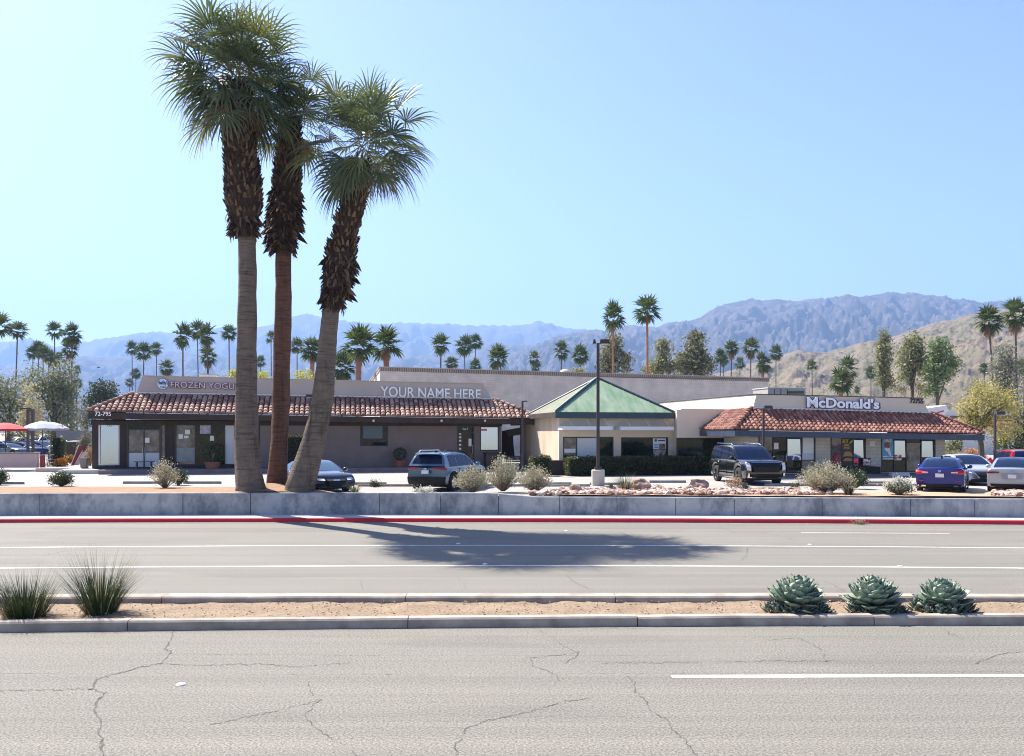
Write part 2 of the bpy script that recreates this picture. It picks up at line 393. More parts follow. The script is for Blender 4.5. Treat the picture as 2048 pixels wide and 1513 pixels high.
# ---------------- car park and planting strips
sheet('car_park', lambda x: WALLF(x)+.215, lambda x: 150, LOT, M_LOT)
PALMS = [(503,979,35.0), (556,962,36.6), (600,981,34.9)]
def bedz(x, y):
    z = LOT+.06+.02*noise.noise(Vector((x, y, 0)))
    for px, py, d in PALMS:
        p = Wd(px, py, d); z += (.30 if d > 36 else .13)*math.exp(-((x-p.x)**2+(y-p.y)**2)/1.6)
    return z
def bed(name, x0, x1, d1, m, zf, n=90, ny=14):
    mb = MB(); vs = []
    for i in range(n+1):
        x = lerp(x0, x1, i/n); ya = WALLF(x)+.21; yb = d1(x)
        for j in range(ny+1):
            t = j/ny; y = lerp(ya, yb, t); e = min(1, 4*(1-t), 6*i/n*10, 6*(n-i)/n*10)
            vs.append((x, y, lerp(LOT-.02, zf(x, y), max(0, min(1, e)))))
    mb.add(vs, [[i*(ny+1)+j, (i+1)*(ny+1)+j, (i+1)*(ny+1)+j+1, i*(ny+1)+j+1] for i in range(n) for j in range(ny)])
    return struct(mb.build(name, m, smooth=True))
bed('planting_soil', -45, -6.6, lambda x: interp(x, [(-13,40.6),(-10.2,37.7),(-9,36.2),(-6.6,35.5)]), M_SOIL, bedz, 130)
M_TAN = dirt('tan_soil', (.52,.36,.24), (.44,.30,.20), (.32,.21,.14), 30)
bed('planting_soil', 1.4, 40, lambda x: 37.2+.5*math.sin(x*.8), M_TAN, lambda x, y: LOT+.05+.03*noise.noise(Vector((x*.8, y, 5))), 130)
M_ROCK = island_mat('pink_river_rock', (.60,.48,.40), (.19,.095,.07), .85, c3=(.46,.31,.25))
mb = MB()
def rocks(pa, pb, n, d1):
    for i in range(n):
        px = R.uniform(pa, pb); d = R.uniform(34.35 if px < 1800 else 33.4, d1)
        p = Wd(px, 0, d); r = R.choice((.05,.06,.08,.1,.13,.17))
        rock(mb, (p.x, p.y, LOT+.06+r*.25), r, R)
rocks(1108, 1660, 1500, 36.9); rocks(1200, 1640, 350, 35.2); rocks(1988, 2120, 330, 36.2); rocks(1060, 1110, 40, 35.2)
struct(mb.build('river_rock', M_ROCK), 'stuff', 'pink and cream river rock laid along the top of the wall')
M_STONE = mat('brown_boulder', (.24,.15,.11), (.40,.30,.235), scale=3.5, rough=.9, bump=.5, bscale=8, lo=.4, hi=.6)
def boulder(px, py, d, w, lab, sd):
    rng = random.Random(sd); p = Wd(px, py, d); mb = MB(); rock(mb, (0,0,w*.22), w/2, rng, .75, 3)
    o = mb.build('boulder', M_STONE); o.location = (p.x, p.y, LOT+.06); tag(o, lab, 'boulder', 'boulders in the river rock strip')
boulder(1279, 978, 37.0, .80, 'brown boulder beside the grass tuft near the tall lamp base', 3)
boulder(1398, 980, 37.2, .86, 'red brown boulder in the rock strip left of the black SUV', 8)
boulder(1379, 984, 36.6, .42, 'smaller tan boulder leaning against the red brown boulder', 12)
boulder(1150, 985, 36.0, .62, 'low pinkish slab of rock at the left end of the rock strip', 21)
boulder(552, 972, 35.7, .52, 'pale tan rock lying between the palm trunks', 31)
# planter kerb and wheel stops
mb = MB()
for a, b, d in ((715,1180,40.3), (1530,1850,40.6), (1180,1300,41.6)):
    mb.box(Wd(a,0,d).x, Wd(b,0,d).x, d, d+.15, LOT-.01, LOT+.11)
struct(mb.build('kerb', M_CONC))
ws = MB(); ws.prism([(-.9,-.09,0),(-.9,.09,0),(-.9,.06,.12),(-.9,-.06,.12)], (1.8,0,0)); W0 = None
M_STOP = mat('wheel_stop_concrete', (.30,.28,.26), (.22,.21,.20), scale=4, rough=.9)
for px, py, lab in ((10,969,'wheel stop at the far left beside a round bush'), (284,968,'wheel stop left of the wispy grey shrub'), (405,968,'wheel stop right of the wispy grey shrub'),
        (735,970,'wheel stop behind the tiny green sprout'), (1105,970,'wheel stop behind the rightmost grey shrub of three'), (1335,966,'wheel stop between the two big boulders'),
        (1590,972,'wheel stop in front of the black SUV bumper'), (1752,968,'wheel stop behind the green bush and grass tuft'), (880,967,'wheel stop ahead of the teal SUV')):
    if W0 is None: o = W0 = ws.build('wheel_stop', M_STOP, world=False)
    else: o = W0.copy(); COL.objects.link(o)
    p = Gd(px, py, LOT); o.location = p; tag(o, 'low grey concrete '+lab, 'wheel stop', 'concrete wheel stops in the car park')
# ================================================================ HILLS (built where they stand, one to nine kilometres off)
def hill_mat(name, c1, c2, c3, sc, spots=None):
    m, nt, b = base_mat(name, .95, 0, .1); o = coords(nt)
    col = mixn(nt, ramp(nt, noisen(nt, o, sc, 7, .62), .38, .62), c1, c2)
    col = mixn(nt, ramp(nt, noisen(nt, o, sc*9, 4, .7), .52, .66), col, c3)
    if spots:
        msk = mixn(nt, ramp(nt, noisen(nt, o, .014, 4, .6), .30, .52), (0,0,0), ramp(nt, noisen(nt, o, spots[1], 3, .8), .53, .60))
        col = mixn(nt, msk, col, spots[0])
    nt.links.new(col, b.inputs['Base Color']); bumpn(nt, b, noisen(nt, o, sc*14, 6, .7), .45, spots[2] if spots else 12); return m
def ridge(name, sky, D, run, m, rough, fs, nx=240, ny=46, seed=0, fine=.06, gul=.75):
    """front slope from the skyline at depth D down to the plain `run` metres nearer, with gullies"""
    a, b = sky[0][0], sky[-1][0]; mb = MB(); vs = []
    for i in range(nx+1):
        px = lerp(a, b, i/nx); zt = H+(HY-interp(px, sky))*D/F
        for j in range(ny+4):
            t = j/ny
            if t <= 1:
                d = D-run*(1-t); x = (px-CX)/F*lerp(D-run*.35, D, t) if False else (px-CX)/F*d
                g = t**.85
                p = Vector((x/fs+seed, d/fs, seed))
                n1 = 1-abs(noise.fractal(p, .8, 2.1, 9))*1.6
                env = math.sin(math.pi*min(1, t))**.7
                wx = noise.noise(Vector((x/fs*.7, d/fs*.5, seed+9)))*1.1
                gl = abs(noise.noise(Vector((x/(fs*.42)+wx+seed, d/(fs*2.6), 2))))+.5*abs(noise.noise(Vector((x/(fs*.17)+wx*2, d/(fs*1.3), seed))))
                z = .8+(zt-.8)*g-(.42-gl)*rough*gul*env*min(1, max(.1, zt/(rough*3)))+(n1-.62)*rough*.85*env*min(1, max(.1, (zt/ (rough*3+1e-6))))
                z += (.3-abs(noise.fractal(p*5+Vector((3,1,0)), .75, 2, 6)))*rough*fine*(.2+env)
                if t > .93: z += noise.noise(Vector((x/fs*14, seed, 3)))*rough*.07
            else:
                k = (j-ny); d = D+run*.25*k; x = (px-CX)/F*d; z = max(-30, zt*(1-.34*k))
            vs.append((x, d, z))
    w = ny+4
    mb.add(vs, [[i*w+j, (i+1)*w+j, (i+1)*w+j+1, i*w+j+1] for i in range(nx) for j in range(w-1)])
    return struct(mb.build(name, m, smooth=True))
M_HA = hill_mat('far_range', (.10,.09,.085), (.06,.056,.055), (.13,.115,.105), .0012)
M_HB = hill_mat('middle_range', (.095,.08,.075), (.05,.043,.042), (.14,.118,.105), .003)
M_HE = hill_mat('near_hill_scrub', (.20,.155,.115), (.15,.13,.088), (.10,.08,.06), .012, ((.075,.08,.042), .15, 2.6))
ridge('hills', [(-700,720),(-300,700),(-60,688),(60,681),(110,694),(170,684),(240,671),(300,664),(350,667),(400,662),(450,655),(500,656),(540,650),(580,636),(613,627),(640,634),(680,641),(720,645),(760,649),(800,646),(850,648),(900,648),(950,652),(1000,652),(1045,650),(1075,645),(1100,648),(1130,657),(1180,660),(1230,664),(1300,690),(1400,740)], 8600, 2600, M_HA, 300, 700, 420, 60, 1.3)
ridge('hills', [(-700,760),(-200,742),(0,738),(90,727),(170,712),(250,715),(300,706),(345,703),(420,712),(520,716),(600,712),(660,716),(740,722),(800,716),(850,712),(900,705),(940,706),(965,692),(990,684),(1010,688),(1030,691),(1050,688),(1080,700),(1200,730),(1400,760)], 5600, 1500, M_HB, 190, 420, 420, 70, 7.7)
ridge('hills', [(930,760),(1000,722),(1060,694),(1085,684),(1110,673),(1135,668),(1160,664),(1190,659),(1215,662),(1240,655),(1262,650),(1290,654),(1315,655),(1335,646),(1360,644),(1385,641),(1405,632),(1430,616),(1450,609),(1480,603),(1500,598),(1525,601),(1560,599),(1590,603),(1625,599),(1660,596),(1690,591),(1720,594),(1755,589),(1785,584),(1800,588),(1830,585),(1855,592),(1880,595),(1905,599),(1930,598),(1965,606),(2000,602),(2048,607),(2200,600),(2500,640),(2900,700)], 4700, 1900, M_HB, 150, 260, 620, 130, 3.1)
ridge('hills', [(1380,775),(1440,748),(1490,733),(1530,724),(1560,716),(1600,705),(1625,707),(1655,704),(1700,692),(1740,682),(1775,680),(1800,668),(1835,658),(1870,645),(1905,640),(1940,629),(1975,625),(2010,618),(2048,612),(2150,600),(2400,570),(2800,620)], 1250, 760, M_HE, 22, 130, 700, 170, 5.5, .02, 1.1)
# ================================================================ BUILDINGS
R = random.Random(5)
M_TAUPE = mat('taupe_stucco', (.225,.18,.175), (.195,.155,.155), scale=1.2, rough=.92, bump=.2, bscale=60)
M_BROWN = mat('dark_brown_timber', (.034,.022,.017), (.055,.036,.027), scale=2, rough=.8, stretch=(1,1,.15))
M_PARA = mat('grey_tan_stucco', (.50,.43,.385), (.46,.395,.355), scale=.7, rough=.92, bump=.15, bscale=60)
M_CREAM = mat('cream_stucco', (.64,.52,.39), (.50,.385,.27), scale=1.2, rough=.92, bump=.35, bscale=25, stretch=(1,1,.2))
M_CREAM2 = mat('pale_cream_stucco', (.68,.60,.485), (.63,.555,.45), scale=.7, rough=.92, bump=.2, bscale=50)
M_LEDGE = mat('white_metal_ledge', (.70,.70,.70), rough=.5)
M_NAVY = mat('navy_timber', (.030,.045,.085), (.04,.06,.105), scale=2, rough=.55)
M_TEAL = mat('dark_teal_metal', (.014,.040,.055), (.02,.05,.065), scale=2, rough=.45)
M_TILE = island_mat('clay_tile', (.165,.083,.066), (.46,.315,.245), .8, c3=(.29,.16,.122))
M_TILE2 = island_mat('red_clay_tile', (.165,.070,.052), (.38,.195,.145), .8, c3=(.255,.108,.078))
M_PAN = mat('tile_channel', (.13,.065,.05), rough=.9)
M_BLOCK = block_mat('painted_block', (.60,.56,.48), (.57,.53,.455), (.42,.39,.34), .4, .2, .012)
M_BRICK = block_mat('pink_tan_brick', (.72,.62,.545), (.67,.575,.505), (.56,.48,.42), .6, .2, .012)
M_SOLDIER = block_mat('soldier_brick', (.42,.33,.27), (.36,.28,.23), (.16,.13,.11), .22, .9, .05)
M_FRAME = mat('dark_bronze_frame', (.018,.016,.018), rough=.4)
M_WFRAME = mat('white_frame', (.62,.62,.62), rough=.5)
M_DARKGL = mat('dark_glass', (.006,.007,.008), rough=.04, spec=.35)
M_GREENGL = mat('green_dark_glass', (.004,.010,.004), (.014,.026,.008), scale=2.2, rough=.05, spec=.3)
M_PALEGL = mat('pale_glass', (.58,.63,.70), (.50,.55,.62), scale=.8, rough=.15, spec=.4)  # even pale blue-grey for pale panes, door panels and lamp lenses
M_MIRROR = mat('reflective_glass', (.37,.37,.47), rough=.04, metallic=.9)
M_GREYGL = mat('grey_glass', (.15,.16,.175), (.02,.024,.026), scale=1.9, rough=.04, spec=.8)  # mottled colour stands in for reflections and interiors in the panes
M_PAPER = mat('white_paper', (.80,.80,.80), rough=.7)
M_TEAKF = mat('tan_panel', (.34,.26,.19), rough=.6)
M_STEP = mat('plum_step_concrete', (.24,.19,.19), (.19,.15,.155), scale=2, rough=.9)
M_BLACK = mat('black_metal', (.012,.012,.014), rough=.45)
M_IRON = mat('dark_bronze_metal', (.045,.032,.036), rough=.5)

def part_box(parent, name, m, s0, s1, c0, c1, z0, z1):
    return MB().bbox(s0, s1, c0, c1, z0, z1).build(name, m, parent)
def pwall(mb, s0, s1, c0, c1, z0, z1, openings):
    cur = s0
    for a, b, za, zb in sorted(openings):
        if a > cur: mb.bbox(cur, a, c0, c1, z0, z1)
        if za > z0: mb.bbox(a, b, c0, c1, z0, za)
        if zb < z1: mb.bbox(a, b, c0, c1, zb, z1)
        cur = b
    if cur < s1: mb.bbox(cur, s1, c0, c1, z0, z1)
def rect(px0, px1, py0, py1, c):
    pm = (px0+px1)/2
    return BS(px0, c), BS(px1, c), BP(pm, py1, c)[1], BP(pm, py0, c)[1]
def window(parent, r, c, panes, fm=None, fw=.07, name='window', depth=.10, tilt=0.0):
    """a frame round the opening r=(s0,s1,z0,z1); panes=[(u0,u1,v0,v1,material)] in 0..1 of the opening"""
    fm = fm or M_FRAME; s0, s1, z0, z1 = r; mb = MB(); W_, H_ = s1-s0, z1-z0
    e = .002
    mb.bbox(s0+e, s0+fw, c-.012, c+depth, z0+e, z1-e); mb.bbox(s1-fw, s1-e, c-.012, c+depth, z0+e, z1-e)
    mb.bbox(s0+fw, s1-fw, c-.012, c+depth, z1-fw, z1-e); mb.bbox(s0+fw, s1-fw, c-.012, c+depth, z0+e, z0+fw)
    us = sorted({round(p[0], 3) for p in panes if p[0] > .01}); vs_ = sorted({round(p[2], 3) for p in panes if p[2] > .01})
    for u in us: mb.bbox(s0+u*W_-fw*.4, s0+u*W_+fw*.4, c+.006, c+depth-.02, z0+fw, z1-fw)
    for p in panes:
        if p[2] > .01:
            zz = z0+p[2]*H_; mb.bbox(max(s0+fw, s0+p[0]*W_+fw*.4), min(s1-fw, s0+p[1]*W_-fw*.4), c+.003, c+depth-.02, zz-fw*.35, zz+fw*.35)
    o = mb.build(name, fm, parent)
    for p in panes:
        g = MB(); a = max(s0+fw, s0+p[0]*W_+fw*.4); b = min(s1-fw, s0+p[1]*W_-fw*.4)
        za = max(z0+fw, z0+p[2]*H_+fw*.35); zb = min(z1-fw, z0+p[3]*H_-fw*.35)
        tl = math.tan(rad(tilt))*(zb-za) if p[4] is M_MIRROR else 0
        cc = c+.05
        g.box8([bw(a,cc,za), bw(b,cc,za), bw(b,cc+.012,za), bw(a,cc+.012,za), bw(a,cc+tl,zb), bw(b,cc+tl,zb), bw(b,cc+tl+.012,zb), bw(a,cc+tl+.012,zb)])
        g.build('pane', p[4], o)
    return o
def handle(parent, s, c, z0, z1):
    MB().tube([bw(s, c-.02, z0), bw(s, c-.06, z0), bw(s, c-.06, z1), bw(s, c-.02, z1)], .014, 6).build('handle', M_LEDGE, parent)

def tile_slope(eL, eR, tL, tR, step, courses, rng, rr=None):
    """barrel tiles from the eave (eL..eR) up to the head (tL..tR), each (a, run, z): a along the eave, run up the slope.
    returns covers, channels as lists of (a, run, z) polygons for the caller to place"""
    tiles = []; n = int((eR[0]-eL[0])/step); r = rr or step*.42
    for i in range(n):
        a = eL[0]+(i+.5)*(eR[0]-eL[0])/n; t = (a-eL[0])/(eR[0]-eL[0]); ze = lerp(eL[2], eR[2], t)
        fm = 1.0
        if a < tL[0]: fm = (a-eL[0])/max(1e-6, tL[0]-eL[0])
        if a > tR[0]: fm = min(fm, (eR[0]-a)/max(1e-6, eR[0]-tR[0]))
        tt = max(0, min(1, (a-tL[0])/(tR[0]-tL[0]))); zt = lerp(tL[2], tR[2], tt); rt = tL[1]
        for j in range(courses):
            f0 = j/courses-.012; f1 = min((j+1)/courses+.03, fm)
            if f1-f0 < .04: continue
            vs = []; jit = rng.uniform(-.012, .012); ja = rng.uniform(-.008, .008)
            for f, lift, k in ((f0, .055, 1.08), (f1, .012, .88)):
                run = lerp(eL[1], rt, f); z = lerp(ze, zt, f)+lift+jit
                for q in range(7):
                    w = math.pi*q/6; vs.append((a+ja-math.cos(w)*r*k, run, z+math.sin(w)*r*k*.95))
            fs = [[q, q+1, 8+q, 7+q] for q in range(6)]+[[0,6,5,4,3,2,1]]
            tiles.append((vs, fs))
    return tiles
def cap_tiles(p0, p1, n, r, rng):
    tiles = []; p0, p1 = Vector(p0), Vector(p1); d = (p1-p0); side = d.cross(Vector((0,0,1))).normalized(); up = side.cross(d).normalized()
    for i in range(n):
        vs = []
        for f, lift, k in ((i/n-.01, .05, 1.1), ((i+1)/n+.02, .01, .9)):
            c = p0+d*f+up*lift
            for q in range(7):
                w = math.pi*q/6; vs.append(c-side*math.cos(w)*r*k+up*math.sin(w)*r*k)
        tiles.append((vs, [[q, q+1, 8+q, 7+q] for q in range(6)]+[[0,6,5,4,3,2,1]]))
    return tiles

# ---------------------------------------------------------------- the frozen yogurt row (dark brown and taupe)
CW, CE, CP = 58.0, 56.35, 58.4
shop = thing('shop_building', 'long low taupe and brown shop row with clay tile eave behind the three big palms', 'building', bw(BS(600,CW), CW, LOT), TH)
FZ = 1.10
sL, sR = BS(184, CW), BS(1003, CW); TOPZ = 4.12
ops = {}
def op(k, *r): ops[k] = rect(*r, CW); return ops[k]
op('w1', 197,239,848,931); op('d1', 254,331,847,931); op('w2', 350,471,848,931)
op('w3', 720,776,850,893); op('d2', 914,949,853,931); op('w4', 960,998,853,902)
def floorz(r): return (r[0], r[1], FZ, r[3])
for k in ('d1','d2'): ops[k] = floorz(ops[k])
sb = BS(520, CW)
brown = MB(); pwall(brown, sL, sb, CW, CW+.25, FZ, TOPZ, [ops[k] for k in ('w1','d1','w2')]); brown.bbox(sL, sL+.25, CW+.25, CW+13, FZ, TOPZ)
o = brown.build('wall', M_BROWN, shop); o['label'] = 'dark brown timber shop front'
grey = MB(); pwall(grey, sb, sR, CW, CW+.25, FZ, TOPZ, [ops[k] for k in ('w3','d2','w4')]); grey.bbox(sR-.25, sR, CW+.25, CW+13, FZ, TOPZ)
for px in (545, 712, 781):                            # joints and raised panels of the stucco
    s = BS(px, CW); grey.bbox(s-.03, s+.03, CW-.02, CW-.001, FZ, TOPZ-.02)
r = rect(722, 775, 902, 931, CW); grey.bbox(r[0], r[1], CW-.025, CW-.001, r[2]+.15, r[3])
o = grey.build('wall', M_TAUPE, shop); o['label'] = 'taupe stucco shop front'
# floor slab, step and soffit
part_box(shop, 'porch_step', M_STEP, BS(196,55.4), BS(965,55.4), 55.5, CW+.2, LOT-.02, FZ)
part_box(shop, 'porch_step', M_WALK, BS(120,57), BS(200,57), 56.6, 66, LOT-.02, FZ-.02)
def eave_z(px): return interp(px, [(175,4.57),(1080,4.24)])
eLs, eRs = BS(175, CE), BS(1080, CE); tLs, tRs = BS(268, CP), BS(987, CP)
zl, zr, ztl, ztr = eave_z(175), eave_z(1080), BP(268,789,CP)[1], BP(987,801,CP)[1]
fa = MB()
def slant(mb, sa, sb_, ca, cb, za0, zb0, hgt):       # a board following the eave
    mb.box8([bw(sa,ca,za0-hgt), bw(sb_,ca,zb0-hgt), bw(sb_,cb,zb0-hgt), bw(sa,cb,za0-hgt), bw(sa,ca,za0), bw(sb_,ca,zb0), bw(sb_,cb,zb0), bw(sa,cb,za0)])
slant(fa, eLs+.03, eRs-.03, CE+.05, CE+.17, zl-.03, zr-.03, .36)
slant(fa, eLs+.06, eLs+.18, CE+.18, CE+9, zl-.03, zl-.03, .36); slant(fa, eRs-.18, eRs-.06, CE+.18, CE+9, zr-.03, zr-.03, .36)
fa.build('fascia', M_BROWN, shop)
so = MB(); slant(so, eLs+.19, eRs-.19, CE+.18, CW+12, zl-.2, zr-.2, .08); so.build('soffit', M_BROWN, shop)
bm = MB(); slant(bm, sL, sR, CW-.28, CW-.03, TOPZ-.06, TOPZ-.10, .26); bm.build('beam', M_BROWN, shop)
deck = MB(); deck.add([bw(eLs,CE,zl), bw(eRs,CE,zr), bw(tRs,CP,ztr), bw(tLs,CP,ztl), bw(eLs,CE+9,zl), bw(tLs,CP+4.6,ztl), bw(eRs,CE+9,zr), bw(tRs,CP+4.6,ztr)],
         [[0,1,2,3],[0,3,5,4],[1,6,7,2]])
rf = deck.build('roof', M_PAN, shop)
tm = MB()
for vs, fs in tile_slope((eLs,0,zl), (eRs,0,zr), (tLs,CP-CE,ztl), (tRs,CP-CE,ztr), .315, 7, R): tm.add([bw(a, CE+r_-.04, z) for a, r_, z in vs], fs)
for vs, fs in tile_slope((0,0,zl), (9,0,zl), (CP-CE,tLs-eLs,ztl), (6.8,tLs-eLs,ztl), .33, 7, R): tm.add([bw(eLs+r_-.04, CE+a, z) for a, r_, z in vs], fs)
for vs, fs in tile_slope((0,0,zr), (9,0,zr), (CP-CE,eRs-tRs,ztr), (6.8,eRs-tRs,ztr), .33, 7, R): tm.add([bw(eRs-r_+.04, CE+a, z) for a, r_, z in vs], fs)
for vs, fs in cap_tiles(bw(eLs,CE,zl+.06), bw(tLs,CP,ztl+.06), 9, .13, R)+cap_tiles(bw(eRs,CE,zr+.06), bw(tRs,CP,ztr+.06), 9, .13, R): tm.add(vs, fs)
tm.build('roof_tiles', M_TILE, rf)
a0, b0 = BS(270, CP), BS(986, CP); a1, za1 = BP(285, 752.5, CP); b1, zb1 = BP(967, 768.5, CP)
pp = MB(); pp.box8([bw(a0,CP,ztl-.1), bw(b0,CP,ztr-.1), bw(b0,CP+9,ztr-.1), bw(a0,CP+9,ztl-.1), bw(a1,CP+.06,za1), bw(b1,CP+.06,zb1), bw(b1,CP+9,zb1), bw(a1,CP+9,za1)])
pp.build('parapet', M_PARA, shop)
fl = MB(); slant(fl, a0-.05, b0+.05, CP-.12, CP-.012, ztl+.14, ztr+.14, .09); fl.build('flashing', M_LEDGE, shop)
cp = MB(); slant(cp, a1-.04, b1+.04, CP+.01, CP+.4, za1+.05, zb1+.05, .047); cp.build('coping', M_PARA, shop)
# windows and doors
window(shop, ops['w1'], CW, [(0,1,0,1,M_MIRROR)], M_WFRAME, .09, tilt=1.5)
d = window(shop, (ops['d1'][0], lerp(ops['d1'][0], ops['d1'][1], .88), FZ, ops['d1'][3]), CW, [(0,.5,0,.36,M_PALEGL),(0,.5,.36,.86,M_GREYGL),(.5,1,0,.36,M_PALEGL),(.5,1,.36,.86,M_GREYGL),(0,1,.86,1,M_DARKGL)], name='door', fw=.09)
handle(d, lerp(ops['d1'][0], ops['d1'][1], .41), CW, 1.9, 2.4); handle(d, lerp(ops['d1'][0], ops['d1'][1], .47), CW, 1.9, 2.4)
window(shop, (lerp(ops['d1'][0], ops['d1'][1], .885), ops['d1'][1], FZ, ops['d1'][3]), CW, [(0,1,0,1,M_GREYGL)], fw=.05)
w2 = window(shop, ops['w2'], CW, [(0,.33,0,1,M_GREYGL),(.33,.82,0,1,M_GREENGL),(.82,1,0,1,M_PALEGL)])
for a, b, c_, d_ in ((357,366,869,878),(370,380,860,869),(368,377,872,877),(420,428,872,882)):
    MB().bquad(a, b, c_, d_, CW+.02, .01).build('notice', M_PAPER, w2)
MB().bquad(400, 421, 850, 868, CW+.02, .01).build('notice', mat('violet_poster', (.30,.26,.42), (.55,.52,.62), scale=4, rough=.5), w2)
MB().bquad(353, 390, 896, 924, CW+.025, .01).build('counter', mat('counter_grey', (.20,.24,.25), (.28,.32,.33), scale=3, rough=.4), w2)
MB().bquad(290, 299, 876, 886, CW+.02, .01).build('notice', M_PAPER, d)
w3 = window(shop, ops['w3'], CW, [(0,1,0,1,M_DARKGL)], fw=.05)
rr = ops['w3']; MB().bbox(rr[0]+.2, rr[1]-.35, CW+.036, CW+.046, lerp(rr[2],rr[3],.36), rr[3]-.055).build('blind', mat('blue_grey_blind', (.10,.14,.17), rough=.5), w3)
d2 = window(shop, ops['d2'], CW, [(0,1,0,.84,M_DARKGL),(0,1,.84,1,M_DARKGL)], name='door', fw=.10)
handle(d2, ops['d2'][1]-.16, CW, 1.9, 2.5)
for i, py in enumerate((866, 873, 880, 888, 896)): MB().bquad(918, 922.5, py, py+4, CW+.02, .01).build('door_letter', M_PAPER, d2)
MB().bquad(937, 943, 878, 893, CW+.02, .01).build('notice', M_PAPER, d2)
fit_text(MB(), 'G1', (925,860), (935,860), 5.5, CW+.05, .02, .015).build('number', M_PAPER, d2)
fit_text(MB(), 'G3', (213,853.5), (222,853.5), 5.5, CW+.02, .02, .015).build('number', M_PAPER, shop)
window(shop, ops['w4'], CW, [(0,1,0,1,M_MIRROR)], M_FRAME, .07, tilt=1.2)
MB().bquad(963, 974, 858, 862, CW+.02, .01).build('notice', mat('pink_neon_letters', (.75,.12,.2), rough=.4), shop)
for px in (747, 883, 970):
    mb = MB(); s, z = BP(px, 838, CE+.03); mb.bbox(s-.06, s+.06, CE-.04, CE+.045, z-.2, z-.06); mb.build('flood_lamp', M_WFRAME, shop)

# ---------------------------------------------------------------- the big brick hall behind
CB = 85.0
hall = thing('brick_hall', 'large windowless pink tan brick hall rising behind the shops', 'building', bw(BS(1150,CB), CB, LOT), TH)
s0, z0 = BP(760, 735, CB); s1, z1 = BP(1537, 757, CB)
mb = MB(); mb.box8([bw(s0,CB,LOT), bw(s1,CB,LOT), bw(s1,CB+50,LOT), bw(s0,CB+50,LOT), bw(s0,CB,z0-.36), bw(s1,CB,z1-.36), bw(s1,CB+50,z1-.36), bw(s0,CB+50,z0-.36)])
mb.build('wall', M_BRICK, hall)
mb = MB(); slant(mb, s0-.06, s1+.06, CB-.06, CB+50, z0, z1, .358); mb.build('cornice', M_SOLDIER, hall)
mb = MB(); slant(mb, s0-.10, s1+.10, CB-.10, CB+50, z0+.07, z1+.07, .068); mb.build('coping', M_PARA, hall)

# ---------------------------------------------------------------- green pyramid shop
CG, CGE, CG2 = 50.0, 49.35, 49.0
gs = thing('pyramid_roof_shop', 'cream stucco shop with green metal pyramid roof and two white awnings', 'building', bw(BS(1280,CG), CG, LOT), TH)
sa, sb2, sc_ = BS(1118, CG), BS(1349, CG), BS(1497, CG2)
zw = 4.42; ztop = BP(1400, 821, CG)[1]
og = [rect(1126,1227,874,930,CG), rect(1242,1336,875,930,CG), rect(1354,1454,876,930,CG2), rect(1462,1488,868,934,CG2)]
wl = MB(); pwall(wl, sa, sb2, CG, CG+.3, LOT, zw, og[:2]); pwall(wl, sb2+.002, sc_, CG2, CG2+.3, LOT, ztop, og[2:]); wl.bbox(sb2+.002, sb2+.3, CG2+.302, CG+.3, LOT, ztop)
wl.bbox(sb2-.3, sb2, CG+.31, CG+9, zw+.002, ztop)
wl.build('wall', M_CREAM2, gs)
lw = MB(); lw.bbox(sa, sa+.3, CG+.302, CG+11, LOT, zw); lw.build('wall', M_CREAM, gs)
part_box(gs, 'flat_roof', M_LEDGE, sb2+.31, sc_, CG2+.302, CG+11, ztop-.2, ztop-.12)
cpz = MB().bbox(sb2, sc_-.01, CG2-.03, CG2+.32, ztop+.002, ztop+.05); cpz.build('coping', M_CREAM2, gs)
pA = BS(1112, CGE); pB = BS(1349, CGE); ze = BP(1230, 825, CGE)[1]; wd = pB-pA
ap = ((pA+pB)/2, CGE+wd/2)
za = BP(1193, 757, ap[1])[1]
base = [(pA,CGE),(pB,CGE),(pB,CGE+wd),(pA,CGE+wd)]
def seam_metal(name, c1, c2, rough=.5, spec=.4):
    m, nt, b = base_mat(name, rough, .0, spec); o_ = coords(nt)
    st = ramp(nt, noisen(nt, coords(nt, (1.2,.35,.35)), 1.6, 5, .6), .36, .68)
    nt.links.new(mixn(nt, st, c1, c2), b.inputs['Base Color']); return m
M_GROOF = seam_metal('green_seam_metal', (.15,.265,.145), (.31,.375,.26))
M_GROOF2 = seam_metal('glare_green_metal', (.20,.205,.15), (.25,.245,.19), .9, .1)  # same green metal, its colour greyed to carry glare on the sunward slope
pr = MB(); pr.add([bw(a,b,ze) for a,b in base]+[bw(ap[0],ap[1],za)], [[0,1,4],[1,2,4],[2,3,4],[3,2,1,0]])
pyr = pr.build('roof', M_GROOF, gs)
pr = MB(); pr.add([bw(pA,CGE+wd,ze), bw(pA,CGE,ze), bw(ap[0],ap[1],za)], [[0,1,2]]); o = pr.build('roof_slope', M_GROOF2, pyr); o['label'] = 'green side slope greyed by painted sun glare'
sm = MB()
for i in range(1, 12):                               # standing seams on the street face and on the side faces
    t = i/12; a = lerp(pA, pB, t); f = 1-abs(2*t-1)
    for fn in (lambda u, k: bw(a, CGE+k*wd/2, u),):
        sm.tube([fn(ze+.012, 0), fn(lerp(ze, za, f)+.012, f)], .018, 4)
sm.build('standing_seam', M_GROOF, pyr)
hp = MB()
for (a, b) in base: hp.tube([bw(a,b,ze+.03), bw(ap[0],ap[1],za+.03)], .075, 6)
hp.build('hip_trim', M_TEAL, pyr)
hp = MB(); p0 = bw(pA,CGE,ze+.12); p1 = bw(ap[0],ap[1],za+.12)
hp.tube([p0+Vector((-.05,0,0)), p1+Vector((-.02,0,0))], .035, 5); hp.build('hip_trim', mat('pale_green_trim', (.45,.60,.45), rough=.5), pyr)
